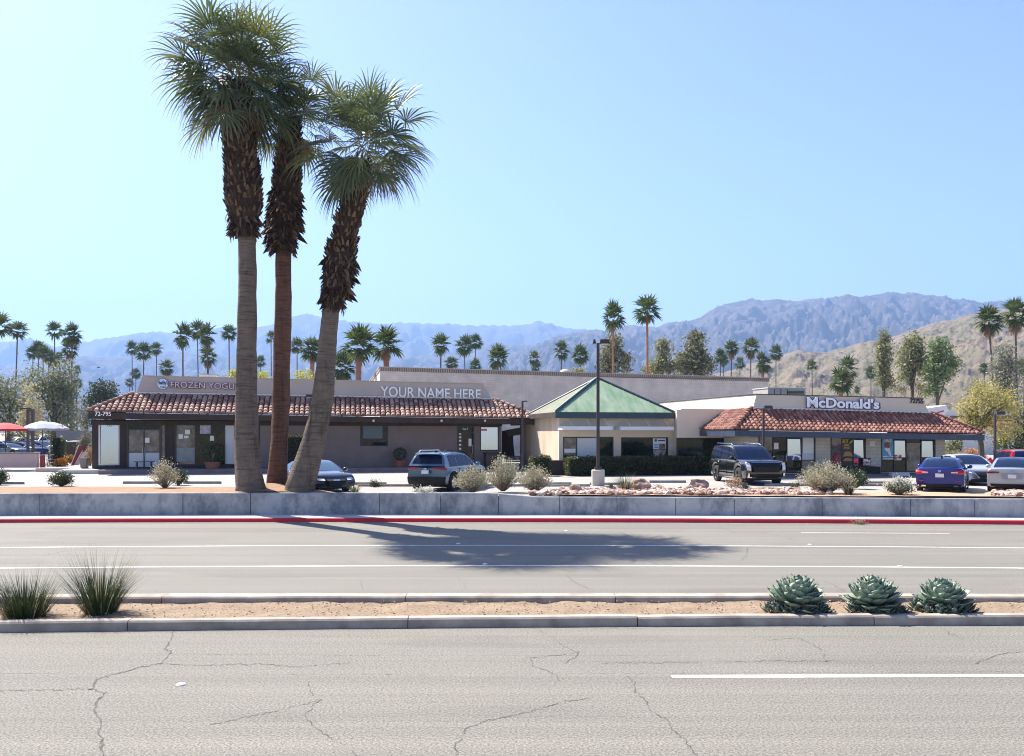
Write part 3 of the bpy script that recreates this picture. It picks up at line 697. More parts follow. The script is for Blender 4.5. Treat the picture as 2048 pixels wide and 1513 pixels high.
fc = MB(); fc.bbox(pA-.03, pB+.03, CGE-.04, CGE+.06, ze-.36, ze-.002); fc.build('fascia', M_TEAL, gs)
for a, b in ((pA-.03, pA+.07), (pB-.07, pB+.03)): MB().bbox(a, b, CGE+.062, CGE+wd, ze-.3, ze-.002).build('fascia', M_BROWN, gs)
part_box(gs, 'soffit', M_CREAM2, pA+.08, pB-.08, CGE+.062, CGE+wd, ze-.25, ze-.2)
for i, (a, b, y0) in enumerate(((1125,1226,853),(1241,1348,853.5))):
    aw = MB(); s0, z1 = BP(a, y0, CG-1.1); s1, _ = BP(b, y0, CG-1.1); aw.bbox(s0, s1, CG-1.1, CG-.01, z1-.22, z1)
    o = aw.build('awning', mat('awning_white_metal', (.70,.72,.78), (.62,.64,.70), scale=1, rough=.5), gs)
    for q in range(3):
        s = lerp(s0, s1, .12+.36*q); MB().tube([bw(s, CG-.03, z1+.85), bw(s+.28, CG-.95, z1+.02)], .016, 6).build('support_rod', M_LEDGE, o)
        MB().bbox(s-.05, s+.05, CG-.05, CG-.002, z1+.8, z1+.92).build('bracket', M_TEAL, o)
window(gs, og[0], CG, [(0,.27,0,1,M_GREYGL),(.27,.67,0,1,M_PALEGL),(.67,1,0,1,M_GREENGL)])
window(gs, og[1], CG, [(0,1,0,1,M_GREENGL)])
window(gs, og[2], CG2, [(0,.70,0,1,M_GREENGL),(.70,1,0,1,M_DARKGL)])
d = window(gs, og[3], CG2, [(0,1,0,1,M_GREENGL)], name='door'); handle(d, og[3][1]-.15, CG2, 1.8, 2.1)
MB().bquad(1127.5, 1151, 898, 906, CG+.02, .01).build('notice', M_PAPER, gs)
MB().bquad(1435, 1443, 899, 906, CG2+.02, .01).build('notice', M_PAPER, gs)
part_box(gs, 'plinth', mat('dark_block_plinth', (.07,.05,.05), rough=.8), BS(1098,CG-.6), BS(1137,CG-.6), CG-.6, CG-.35, LOT-.02, BP(1110,921,CG-.5)[1])

# ---------------------------------------------------------------- the white block restaurant with red tile eave
CM, CME, CMP = 46.0, 44.3, 45.95
mc = thing('restaurant', 'low white block restaurant with red tile roof and navy fascia on the right', 'building', bw(BS(1680,CM), CM, LOT), TH)
FM = 1.0; mL, mR = BS(1494, CM), BS(1890, CM); MT = 3.18
e1 = rect(1517,1631,871,944,CM); w_ = rect(1661,1732,874,935,CM); e2 = rect(1762,1871,876,944,CM)
e1 = (e1[0],e1[1],FM,e1[3]); e2 = (e2[0],e2[1],FM,e2[3])
wl = MB(); pwall(wl, mL, mR, CM, CM+.3, LOT, MT, [e1, w_, e2]); wl.bbox(mL, mL+.3, CM+.302, CG2-.002, LOT, MT); wl.bbox(mR-.3, mR, CM+.302, CM+22, LOT, MT)
wl.build('wall', M_BLOCK, mc)
lt = MB().bbox(mL, mR, CM-.02, CM-.001, e1[3]+.004, MT); lt.build('lintel_band', mat('yellow_cream_band', (.58,.49,.33), rough=.9), mc)
part_box(mc, 'porch_step', M_STEP, BS(1496,44.9), BS(1885,44.9), CM-1.1, CM-.002, LOT-.02, FM-.05)
part_box(mc, 'ramp', M_LEDGE, BS(1779,44.8), BS(1815,44.8), CM-1.4, CM-1.12, LOT-.02, FM+.05)
zl = BP(1470,860,CME)[1]; zr = BP(1968,869,CME)[1]
eL2, eR2 = BS(1470,CME), BS(1968,CME); t0, t1 = BS(1503,CMP), BS(1862,CMP)
ztl, ztr = BP(1504,819,CMP)[1], BP(1862,829,CMP)[1]; LB = CG2-CME-.05
fa = MB(); slant(fa, eL2-.02, eR2+.02, CME-.03, CME+.09, zl-.03, zr-.03, .33)
slant(fa, eL2-.02, eL2+.10, CME+.092, CME+LB, zl-.03, zl-.03, .33); slant(fa, eR2-.10, eR2+.02, CME+.092, CME+9, zr-.03, zr-.03, .33)
fa.build('fascia', M_NAVY, mc)
so = MB(); slant(so, eL2+.11, eR2-.11, CME+.1, CM+.5, zl-.2, zr-.14, .06); so.build('soffit', M_BROWN, mc)
dk = MB(); dk.add([bw(eL2,CME,zl), bw(eR2,CME,zr), bw(t1,CMP,ztr), bw(t0,CMP,ztl), bw(eL2,CME+LB,zl), bw(t0,CME+LB,ztl), bw(eR2,CME+9,zr), bw(t1,CMP+5,ztr)], [[0,1,2,3],[0,3,5,4],[1,6,7,2]])
rf = dk.build('roof', M_PAN, mc); tm = MB()
for vs, fs in tile_slope((eL2,0,zl), (eR2,0,zr), (t0,CMP-CME,ztl), (t1,CMP-CME,ztr), .285, 8, R): tm.add([bw(a, CME+r_-.05, z) for a, r_, z in vs], fs)
for vs, fs in tile_slope((0,0,zl), (LB,0,zl), (CMP-CME,t0-eL2,ztl), (LB-.01,t0-eL2,ztl), .285, 8, R): tm.add([bw(eL2+r_-.05, CME+a, z) for a, r_, z in vs], fs)
for vs, fs in tile_slope((0,0,zr), (9,0,zr), (CMP-CME,eR2-t1,ztr), (7,eR2-t1,ztr), .3, 8, R): tm.add([bw(eR2-r_+.05, CME+a, z) for a, r_, z in vs], fs)
for vs, fs in cap_tiles(bw(eL2,CME,zl+.06), bw(t0,CMP,ztl+.06), 9, .12, R)+cap_tiles(bw(eR2,CME,zr+.06), bw(t1,CMP,ztr+.06), 11, .12, R): tm.add(vs, fs)
tm.build('roof_tiles', M_TILE2, rf)
a0, b0 = BS(1504, CMP), BS(1861, CMP); a1, za1 = BP(1514, 789.5, CMP); b1, zb1 = BP(1847, 797.5, CMP)
pp = MB(); pp.box8([bw(a0,CMP,ztl-.1), bw(b0,CMP,ztr-.1), bw(b0,CMP+22,ztr-.1), bw(a0,CMP+22,ztl-.1), bw(a1,CMP+.05,za1), bw(b1,CMP+.05,zb1), bw(b1,CMP+22,zb1), bw(a1,CMP+22,za1)])
pp.build('parapet', M_CREAM2, mc)
cpg = MB(); slant(cpg, a1-.05, b1+.05, CMP+.0, CMP+22.05, za1+.045, zb1+.045, .042); cpg.build('coping', M_IRON, mc)
fl = MB(); slant(fl, a0-.03, b0+.03, CMP-.10, CMP-.01, ztl+.13, ztr+.13, .08); fl.build('flashing', M_LEDGE, mc)
d = window(mc, e1, CM, [(0,.26,0,.60,M_DARKGL),(0,.26,.60,1,M_GREYGL),(.26,.50,0,.84,M_GREENGL),(.26,.50,.84,1,M_DARKGL),(.50,.76,.0,.34,M_GREENGL),(.50,.76,.34,1,M_MIRROR),(.76,1,0,.34,M_TEAKF),(.76,1,.34,1,M_PALEGL)], name='door', tilt=1.5)
handle(d, lerp(e1[0], e1[1], .48), CM, 1.7, 2.1)
for q in ((1548,1557,886,899),(1606,1627,876,907)): MB().bquad(*q, CM+.02, .01).build('notice', M_PAPER, d)
window(mc, w_, CM, [(0,.64,0,1,M_GREYGL),(.64,1,0,1,M_MIRROR)], tilt=1.5)
d = window(mc, e2, CM, [(0,.24,0,.42,M_GREENGL),(0,.24,.42,1,M_PALEGL),(.24,.47,0,.42,M_GREENGL),(.24,.47,.42,1,M_MIRROR),(.47,.74,0,.86,M_GREYGL),(.47,.74,.86,1,M_DARKGL),(.74,1,0,.42,M_GREENGL),(.74,1,.42,1,M_MIRROR)], name='door', tilt=1.5)
handle(d, lerp(e2[0], e2[1], .52), CM, 1.7, 2.1)
MB().bquad(1789.5, 1803, 910, 921, CM+.02, .01).build('notice', mat('red_white_notice', (.62,.03,.03), (.85,.85,.85), scale=5, rough=.5, lo=.48, hi=.52), d)
part_box(mc, 'planter', mat('dark_planting', (.02,.025,.015), (.05,.05,.03), scale=14, rough=1, bump=1, bscale=20), BS(1640,CM-.5), BS(1756,CM-.5), CM-.75, CM-.022, FM-.05, BP(1700,934,CM-.5)[1])

# ---------------------------------------------------------------- white shop far right, behind the yellow green tree
CR_ = 86.0
fr = thing('white_shop', 'white shop with red stripe and red tile roof far behind the yellow green tree', 'building', bw(BS(1950,CR_), CR_, LOT), TH)
s0 = BS(1868, CR_); s1 = BS(2120, CR_); zt = BP(1950, 858, CR_)[1]
part_box(fr, 'wall', mat('white_stucco', (.74,.73,.70), (.66,.65,.62), scale=1, rough=.9), s0, s1, CR_, CR_+12, LOT, zt)
rr_ = MB(); za = BP(1950, 832, CR_+2.5)[1]
rr_.add([bw(s0-.4,CR_-.6,zt-.1), bw(s1,CR_-.6,zt-.1), bw(s1,CR_+2.6,za), bw(s0-.4,CR_+2.6,za), bw(s0-.4,CR_+2.6,zt-.1), bw(s1,CR_+2.6,zt-.1)], [[0,1,2,3],[0,3,4],[1,5,2],[0,4,5,1],[3,2,5,4]])
rr_.build('roof', M_TILE2, fr)
za2 = BP(1900, 820, CR_+2.6)[1]; part_box(fr, 'parapet', MATS['white_stucco'], s0-.4, s1, CR_+2.62, CR_+10, za-.5, za2)
part_box(fr, 'door', M_DARKGL, BS(1905,CR_), BS(1924,CR_), CR_-.04, CR_-.002, LOT, BP(1915,880,CR_)[1])
gb = thing('roof_gable', 'white sloped gable with red stripe above the restaurant roof end', 'gable', bw(BS(1875,78), 78, LOT), TH)
A = [BP(p, q, 78) for p, q in ((1848,818),(1893,811),(1898,823),(1889,830),(1852,836))]
pf = MB().prism([bw(s,78,z) for s, z in A], bw(0,3,0)); pf.build('panel', MATS['white_stucco'], gb)
A = [BP(p, q, 77.97) for p, q in ((1868,827),(1888,821),(1888,823.5),(1868,829.5))]
pf = MB().prism([bw(s,77.97,z) for s, z in A], bw(0,.02,0)); pf.build('stripe', M_RED, gb)
mb = MB(); z2 = BP(1870,836,78)[1]
for px in (1853, 1886):
    mb.bbox(BS(px,78.2), BS(px,78.2)+.2, 78.2, 78.4, LOT, z2+.05)
mb.build('post', M_BROWN, gb)
# ---------------------------------------------------------------- roof things
ac = thing('air_conditioner', 'beige air conditioning box on the flat roof of the white restaurant', 'air conditioner', bw(BS(1570,56), 56, 5.0), TH)
s0, z1 = BP(1536, 777, 56); s1, _ = BP(1611, 777, 56); MB().bbox(s0, s1, 56, 58.2, 4.85, z1).build('casing', mat('beige_sheet_metal', (.50,.46,.40), (.42,.39,.34), scale=3, rough=.5), ac)
mb = MB()
for i in range(9): mb.bbox(lerp(s0,s1,.52), s1-.12, 55.965, 55.998, z1-.22-.09*i, z1-.17-.09*i)
mb.build('grille', M_IRON, ac)
MB().bbox(s0-.04, s1+.04, 55.95, 58.24, z1+.002, z1+.06).build('lid', M_LEDGE, ac)
mb = MB()
for q in (.17, .34, .51): mb.bbox(lerp(s0,s1,q)-.02, lerp(s0,s1,q)+.02, 55.98, 55.998, 4.9, z1-.05)
mb.build('panel_seam', M_IRON, ac)
vt = thing('roof_vent', 'flat pale vent box on the roof above the yogurt letters', 'roof vent', bw(BS(415,62), 62, 6.8), TH)
s0, z1 = BP(398, 750, 62); s1, _ = BP(432, 750, 62); MB().bbox(s0, s1, 62, 63.2, 6.6, z1).build('casing', M_LEDGE, vt); MB().bbox(s0-.08, s1+.08, 61.92, 63.28, z1+.002, z1+.05).build('lid', M_PARA, vt)
p = bw(BS(1130,90), 90, BP(1130,748,90)[1]); r_ = .62
dm = MB(); dm.lathe((0,0,0), [(r_*math.cos(a), r_*.8*math.sin(a)) for a in [i*math.pi/2/8 for i in range(9)]][:-1]+[(.01, r_*.8)], 18)
o = dm.build('roof_dome', mat('pink_tan_dome', (.62,.45,.36), rough=.7), smooth=True); o.location = p; tag(o, 'small pinkish dome peeking over the brick hall roof', 'roof dome')

# ---------------------------------------------------------------- signs
M_LWHITE = mat('white_letter', (.93,.93,.93), rough=.4); M_PURP = mat('plum_letter', (.10,.025,.075), rough=.4); M_PINK = mat('pale_pink_letter', (.82,.62,.74), rough=.4)
M_BLUEL = mat('blue_letter', (.015,.04,.16), rough=.4); M_LTBLUE = mat('sign_light_blue', (.50,.66,.86), rough=.4); M_GOLD = mat('gold_letter', (.75,.52,.10), rough=.35)
M_ICE = mat('lilac_white_letter', (.92,.92,.96), rough=.35)
CS = CP+.02
t = thing('letter_sign', 'plum and pink FROZEN YOGURT letters on the tan parapet', 'sign', bw(BS(410,CS), CS, 6.2), TH)
fit_text(MB(), 'FROZEN YOGURT', (341,776), (492,780), 12.4, CS-.03, .10, .03).build('letter_edge', M_PURP, t)
fit_text(MB(), 'FROZEN YOGURT', (341.6,775.4), (491.4,779.4), 11.4, CS-.12, .03, -.004).build('letter_face', M_PINK, t)
t = thing('round_sign', 'round pale blue logo sign with wave left of the yogurt letters', 'sign', bw(BS(326,CS), CS, 6.2), TH)
s, z = BP(326, 768.5, CS); r_ = BS(337,CS)-s
def disc(mb, s, z, r, c0, c1, n=28): mb.prism([bw(s+r*math.cos(2*math.pi*i/n), c0, z+r*math.sin(2*math.pi*i/n)) for i in range(n)], bw(0,c1-c0,0))
m_ = MB(); disc(m_, s, z, r_*1.06, CS-.06, CS-.005); m_.build('rim', M_BLUEL, t)
m_ = MB(); disc(m_, s, z, r_, CS-.10, CS-.062); m_.build('disc', mat('sign_pale_blue', (.66,.78,.92), rough=.4), t)
wv = MB(); pts = [(-.42,.32),(-.1,.5),(.12,.78),(.22,.5),(.05,.42),(.3,.34),(.45,.28),(.1,.3),(-.2,.26)]
wv.prism([bw(s+a*r_, CS-.112, z+b*r_) for a, b in pts], bw(0,.01,0)); wv.build('wave', mat('sign_wave_blue', (.05,.28,.62), rough=.4), t)
fit_text(MB(), 'Benoly\'s', (317,769), (335.5,769.6), 7, CS-.104, .012, .03).build('lettering', M_BLUEL, t)
fit_text(MB(), '1981', (321,776), (331.5,776.3), 3, CS-.104, .012, .02).build('lettering', M_BLUEL, t)
t = fit_text(MB(), 'YOUR NAME HERE', (761,793.5), (961,798), 20.5, CS-.02, .12, .010, 18.5).build('letter_sign', M_LWHITE); tag(t, 'white YOUR NAME HERE letters on the parapet right of the palms', 'sign')
t = fit_text(MB(), '72-795', (190,832), (222,832.4), 8.4, CE-.02, .03, .012).build('number_sign', M_LWHITE); tag(t, 'small white street number 72-795 at the left eave end', 'sign')
CQ = CMP+.02
t = thing('letter_sign', "white McDonald's letters edged in blue on the restaurant parapet", 'sign', bw(BS(1685,CQ), CQ, 5), TH)
fit_text(MB(), "McDonald's", (1612.5,815), (1759,818.6), 22.5, CQ-.02, .12, .055, 20.5).build('letter_edge', M_BLUEL, t)
fit_text(MB(), "McDonald's", (1613.5,814.4), (1758,817.8), 21.2, CQ-.13, .03, .032, 19.2).build('letter_face', M_ICE, t)
t = fit_text(MB(), '72755', (1820,806.5), (1846.5,807.6), 9.2, CQ-.01, .03, .02).build('number_sign', M_BLACK); tag(t, 'black street number 72755 at the right end of the restaurant parapet', 'sign')
# gold script over the dark entrance hedge: one looping stroke
pts = []
for i in range(60):
    u = i/59; s, z = BP(577+31*u, 872.5-2.5*math.sin(u*30)-1.2*math.sin(u*11), CW-.05); pts.append(bw(s, CW-.05-.01*math.cos(u*30), z))
o = MB().tube(pts, .022, 5).build('script_sign', M_GOLD); tag(o, 'thin gold script sign on the wall between the leaning palm and middle palm', 'sign')
# posters and notices
def poster(name, px0, px1, py0, py1, c, m, lab, cat='poster'):
    t = thing(name, lab, cat, bw(BS((px0+px1)/2, c), c, BP((px0+px1)/2, py1, c)[1]), TH)
    MB().bquad(px0, px1, py0, py1, c, .012).build('sheet', m, t); return t
CPO = CM+.025
t = poster('poster', 1683, 1708, 875, 930, CPO, mat('black_poster', (.022,.015,.014), rough=.4), 'tall black burger poster with yellow HOT lettering in the restaurant window')
fit_text(MB(), 'HOT', (1683.5,886.5), (1697,886.5), 7.5, CPO-.004, .01, .02).build('lettering', mat('poster_yellow', (.62,.55,.05), rough=.5), t)
g = MB(); g.prism([bw(*(lambda q: (q[0], CPO-.012, q[1]))(BP(a, b, CPO))) for a, b in ((1698,886),(1703,881),(1708,878.5),(1708,882),(1703,886),(1699,889))], bw(0,.008,0)); g.build('swoosh', mat('poster_green', (.25,.5,.05), rough=.5), t)
M_BUN = mat('poster_bun', (.36,.17,.06), (.50,.28,.12), scale=9, rough=.5); M_PATTY = mat('poster_patty', (.07,.03,.02), rough=.6); M_CHEESE = mat('poster_filling', (.50,.30,.08), (.20,.30,.06), scale=12, rough=.5)
for cx, cy, w, h in ((1693,893,7.5,9), (1695.5,913,10.5,19)):
    for k, (m_, y0, y1, sh) in enumerate(((M_BUN,-.5,-.12,.75),(M_CHEESE,-.13,.02,1.05),(M_PATTY,0,.2,1),(M_BUN,.18,.5,.85))):
        g = MB(); P = []
        for i in range(13):
            a = math.pi*i/12; P.append((cx-w*sh*math.cos(a), cy+h*lerp(y1, y0, math.sin(a)**.6)))
        g.prism([bw(BP(a,b,CPO)[0], CPO-.009-.003*k, BP(a,b,CPO)[1]) for a, b in P][::-1], bw(0,.006,0)); g.build('burger_layer', m_, t)
t = poster('poster', 1764.5, 1787.5, 878, 920, CPO, mat('sky_blue_poster', (.06,.30,.55), (.09,.36,.60), scale=2, rough=.4), 'sky blue ice cream cone poster in the right restaurant entrance')
fit_text(MB(), 'SNACK', (1767,884.5), (1784,884.5), 5.5, CPO-.004, .01, .02).build('lettering', M_LWHITE, t)
def blob(m_, name, P, dc): MB().prism([bw(BP(a,b,CPO)[0], CPO-dc, BP(a,b,CPO)[1]) for a, b in P], bw(0,.006,0)).build(name, m_, t)
blob(mat('cone_scoop_brown', (.26,.06,.035), rough=.5), 'scoop', [(1774+5.5*math.cos(a), 891+6.5*math.sin(a)) for a in [i*math.pi/9 for i in range(18)]], .010)
blob(M_PAPER, 'cone', [(1768.5,897),(1772,896),(1779,897),(1780,901),(1782.5,912),(1780,913.5),(1775,905),(1770,901)], .014)
blob(M_PAPER, 'band', [(1765.5,913),(1772,912),(1779,914),(1786.5,912.5),(1786.5,919),(1765.5,919)], .010)
t = poster('price_sign', 1725.5, 1742, 916.5, 932, CM-.16, mat('maroon_sign', (.16,.015,.03), rough=.5), 'small maroon 89 cent coffee sign below the restaurant window', 'sign')
fit_text(MB(), '89¢', (1726.5,925), (1741,925), 6.8, CM-.164, .01, .03).build('lettering', M_LWHITE, t); fit_text(MB(), 'COFFEE', (1726.5,930.8), (1741,930.8), 3.6, CM-.164, .01, .03).build('lettering', M_LWHITE, t)
MB().bbox(BS(1733,CM-.1)-.02, BS(1733,CM-.1)+.02, CM-.13, CM-.11, FM-.05, BP(1733,917,CM-.12)[1]).build('post', M_BLACK, t)
def lines(t, px0, px1, ys, c, m_, h=1.2):
    g = MB()
    for y in ys: g.bquad(px0, px1, y, y+h, c-.008, .006)
    g.build('print', m_, t)
M_INK = mat('grey_ink', (.25,.27,.33), rough=.6)
t = poster('notice_sign', 1740, 1749, 883, 893, CM-.02, M_PAPER, 'small white notice on the restaurant block pier', 'sign'); lines(t, 1742, 1747, (885.5,888,890.3), CM-.02, M_INK, .9)
t = poster('notice_sign', 1340.5, 1350.5, 889.5, 899.5, CG-.02, M_PAPER, 'square white notice on the cream wall between two dark windows', 'sign'); lines(t, 1342.5, 1348.5, (891.5,894,896.3), CG-.02, M_INK, .9)
CPG = CG+.025
t = poster('poster', 1306, 1332, 877, 899, CPG, mat('white_poster', (.72,.76,.84), rough=.5), 'white poster with round black emblem in the pyramid shop window')
g = MB(); s, z = BP(1311.5, 881.3, CPG); disc(g, s, z, .085, CPG-.010, CPG-.004, 16); g.build('emblem', M_BLACK, t)
g = MB(); disc(g, s+.01, z+.01, .04, CPG-.016, CPG-.011, 10); g.build('emblem', mat('emblem_orange', (.6,.25,.08), rough=.5), t)
lines(t, 1316, 1330, (880.5,), CPG, M_BLACK, 2.2); lines(t, 1308, 1317, (889,891.8,894.5), CPG, mat('poster_blue_print', (.12,.25,.5), rough=.5), 1.5)
MB().bquad(1318.5, 1330.5, 888, 898.5, CPG-.01, .006).build('picture', mat('poster_photo', (.03,.03,.03), (.35,.26,.2), scale=6, rough=.5), t)
MB().bquad(1306, 1332, 900, 918, CPG-.002, .01).build('picture', mat('poster_photo_low', (.05,.06,.06), (.48,.42,.36), scale=3.2, rough=.5, lo=.45, hi=.58), t)
# ================================================================ PLANTS
R = random.Random(21)
M_FROND = island_mat('palm_frond', (.055,.088,.05), (.145,.17,.095), .5, .2, .45, (.085,.12,.07), (.20,.26,.05))
M_FARFR = island_mat('far_palm_frond', (.04,.068,.03), (.10,.115,.05), 1.0, .15, .0, (.075,.11,.05), (.20,.26,.05))
M_FRONDY = island_mat('palm_frond_olive', (.10,.115,.035), (.20,.20,.07), .5, .25, .4, (.13,.15,.045), (.30,.32,.06))
M_PETI = mat('palm_petiole', (.20,.22,.08), (.14,.13,.05), scale=6, rough=.6)
M_THATCH = island_mat('dead_frond', (.24,.15,.08), (.40,.28,.17), .9, .15, .2)
M_BOOT = island_mat('leaf_base_boot', (.032,.020,.014), (.20,.135,.085), .85, 0, .2, (.065,.04,.025))
M_BOOTC = mat('boot_core', (.035,.022,.015), (.06,.035,.022), scale=4, rough=1)
def trunk_mat(name, c1, c2, c3, c4_):
    m, nt, b = base_mat(name, .92, 0, .15); o = coords(nt)
    col = mixn(nt, ramp(nt, noisen(nt, coords(nt, (1,1,.6)), 2.2, 7, .7), .35, .68), c1, c2)
    rg = ramp(nt, noisen(nt, coords(nt, (.5,.5,7)), 2.4, 6, .75), .50, .66)
    col = mixn(nt, rg, col, c3)
    col = mixn(nt, ramp(nt, noisen(nt, coords(nt, (2.6,2.6,.16)), 1.0, 6, .65), .56, .70), col, c3)
    col = mixn(nt, ramp(nt, noisen(nt, o, 9, 5, .8), .60, .72), col, c4_)
    nt.links.new(col, b.inputs['Base Color'])
    bumpn(nt, b, noisen(nt, coords(nt, (1.2,1.2,5)), 3.4, 8, .8), 1.0, .07); MATS[name] = m; return m
M_TR1 = trunk_mat('grey_palm_trunk', (.255,.20,.155), (.165,.128,.10), (.075,.056,.044), (.35,.30,.25))
M_TR2 = trunk_mat('red_brown_palm_trunk', (.21,.115,.078), (.135,.072,.05), (.06,.036,.028), (.26,.165,.12))
M_TRF = mat('far_palm_trunk', (.12,.092,.075), (.075,.058,.05), scale=1.5, rough=.95)
M_TRFR = mat('rust_palm_trunk', (.34,.17,.10), (.24,.12,.075), scale=1.5, rough=.95)

def fan_frond(mb, pm, base, az, el, pet, blade, nseg, droop, rng, spread=115, seglen=4, wid=1.0, pr=.022):
    h = Vector((math.cos(az), math.sin(az), 0)); d = h*math.cos(el)+Vector((0,0,math.sin(el)))
    pts = [Vector(base)]; n = 4
    for i in range(n):
        pts.append(pts[-1]+d*(pet/n)); d = (d+Vector((0,0,-.05*droop))).normalized()
    if pm is not None: pm.tube(pts, [pr*(1-.5*i/n) for i in range(n+1)], 4, False)
    f = d; s = f.cross(Vector((0,0,1)))
    s = s.normalized() if s.length > .05 else Vector((-math.sin(az), math.cos(az), 0))
    u = s.cross(f).normalized()
    roll = rng.uniform(-.5,.5); s, u = s*math.cos(roll)+u*math.sin(roll), u*math.cos(roll)-s*math.sin(roll)
    c = pts[-1]; P = Vector(c)
    sp = rad(spread)
    for i in range(nseg):
        a = lerp(-sp, sp, (i+.5)/nseg)+rng.uniform(-.02,.02)
        L = blade*(.70+.30*math.cos(a*.75))*rng.uniform(.9,1.06)
        dr = (f*math.cos(a)+s*math.sin(a)+u*(.10+.25*abs(math.sin(a)))).normalized()
        w0 = 2*sp/nseg*L*.42*.5*wid
        q = Vector(c); dd = Vector(dr); side = (s*math.cos(a)-f*math.sin(a)).normalized()
        vs = []; prev = 0
        for k in range(seglen+1):
            t = k/seglen; step = L*(t-prev); prev = t
            q = q+dd*step
            dd = (dd+Vector((0,0,-1))*droop*(.10+.95*t*t)*3.4/seglen).normalized()
            w = w0*(.12+2.2*t if t < .40 else max(.03, 1.0*(1-(t-.40)/.60)**1.2))*1.05
            tw = u*(w*.35*(1 if i % 2 else -1))
            vs += [q-side*w+tw, q+side*w-tw]
        mb.add(vs, [[2*k, 2*k+1, 2*k+3, 2*k+2] for k in range(seglen)])

def trunk_tube(mb, prof, n=20, wob=.0, sd=0):
    """prof: (x, y, z, r)"""
    vs = []; fs = []
    for i, (x, y, z, r) in enumerate(prof):
        for j in range(n):
            w = 2*math.pi*j/n; rr = r*(1+wob*noise.noise(Vector((math.cos(w)*2, math.sin(w)*2+sd, z*.9))))
            vs.append((x+rr*math.cos(w), y+rr*math.sin(w), z))
    for i in range(len(prof)-1):
        for j in range(n): fs.append([i*n+j, i*n+(j+1) % n, (i+1)*n+(j+1) % n, (i+1)*n+j])
    fs.append(list(range(n))[::-1]); fs.append([(len(prof)-1)*n+j for j in range(n)]); mb.add(vs, fs)
def resample(pr, n):                                  # (y_px, cx_px, width_px) -> smooth list
    out = []
    for i in range(n):
        y = lerp(pr[0][0], pr[-1][0], i/(n-1)); out.append((y, interp(-y, [(-a, b) for a, b, _ in pr]), interp(-y, [(-a, c) for a, _, c in pr])))
    return out
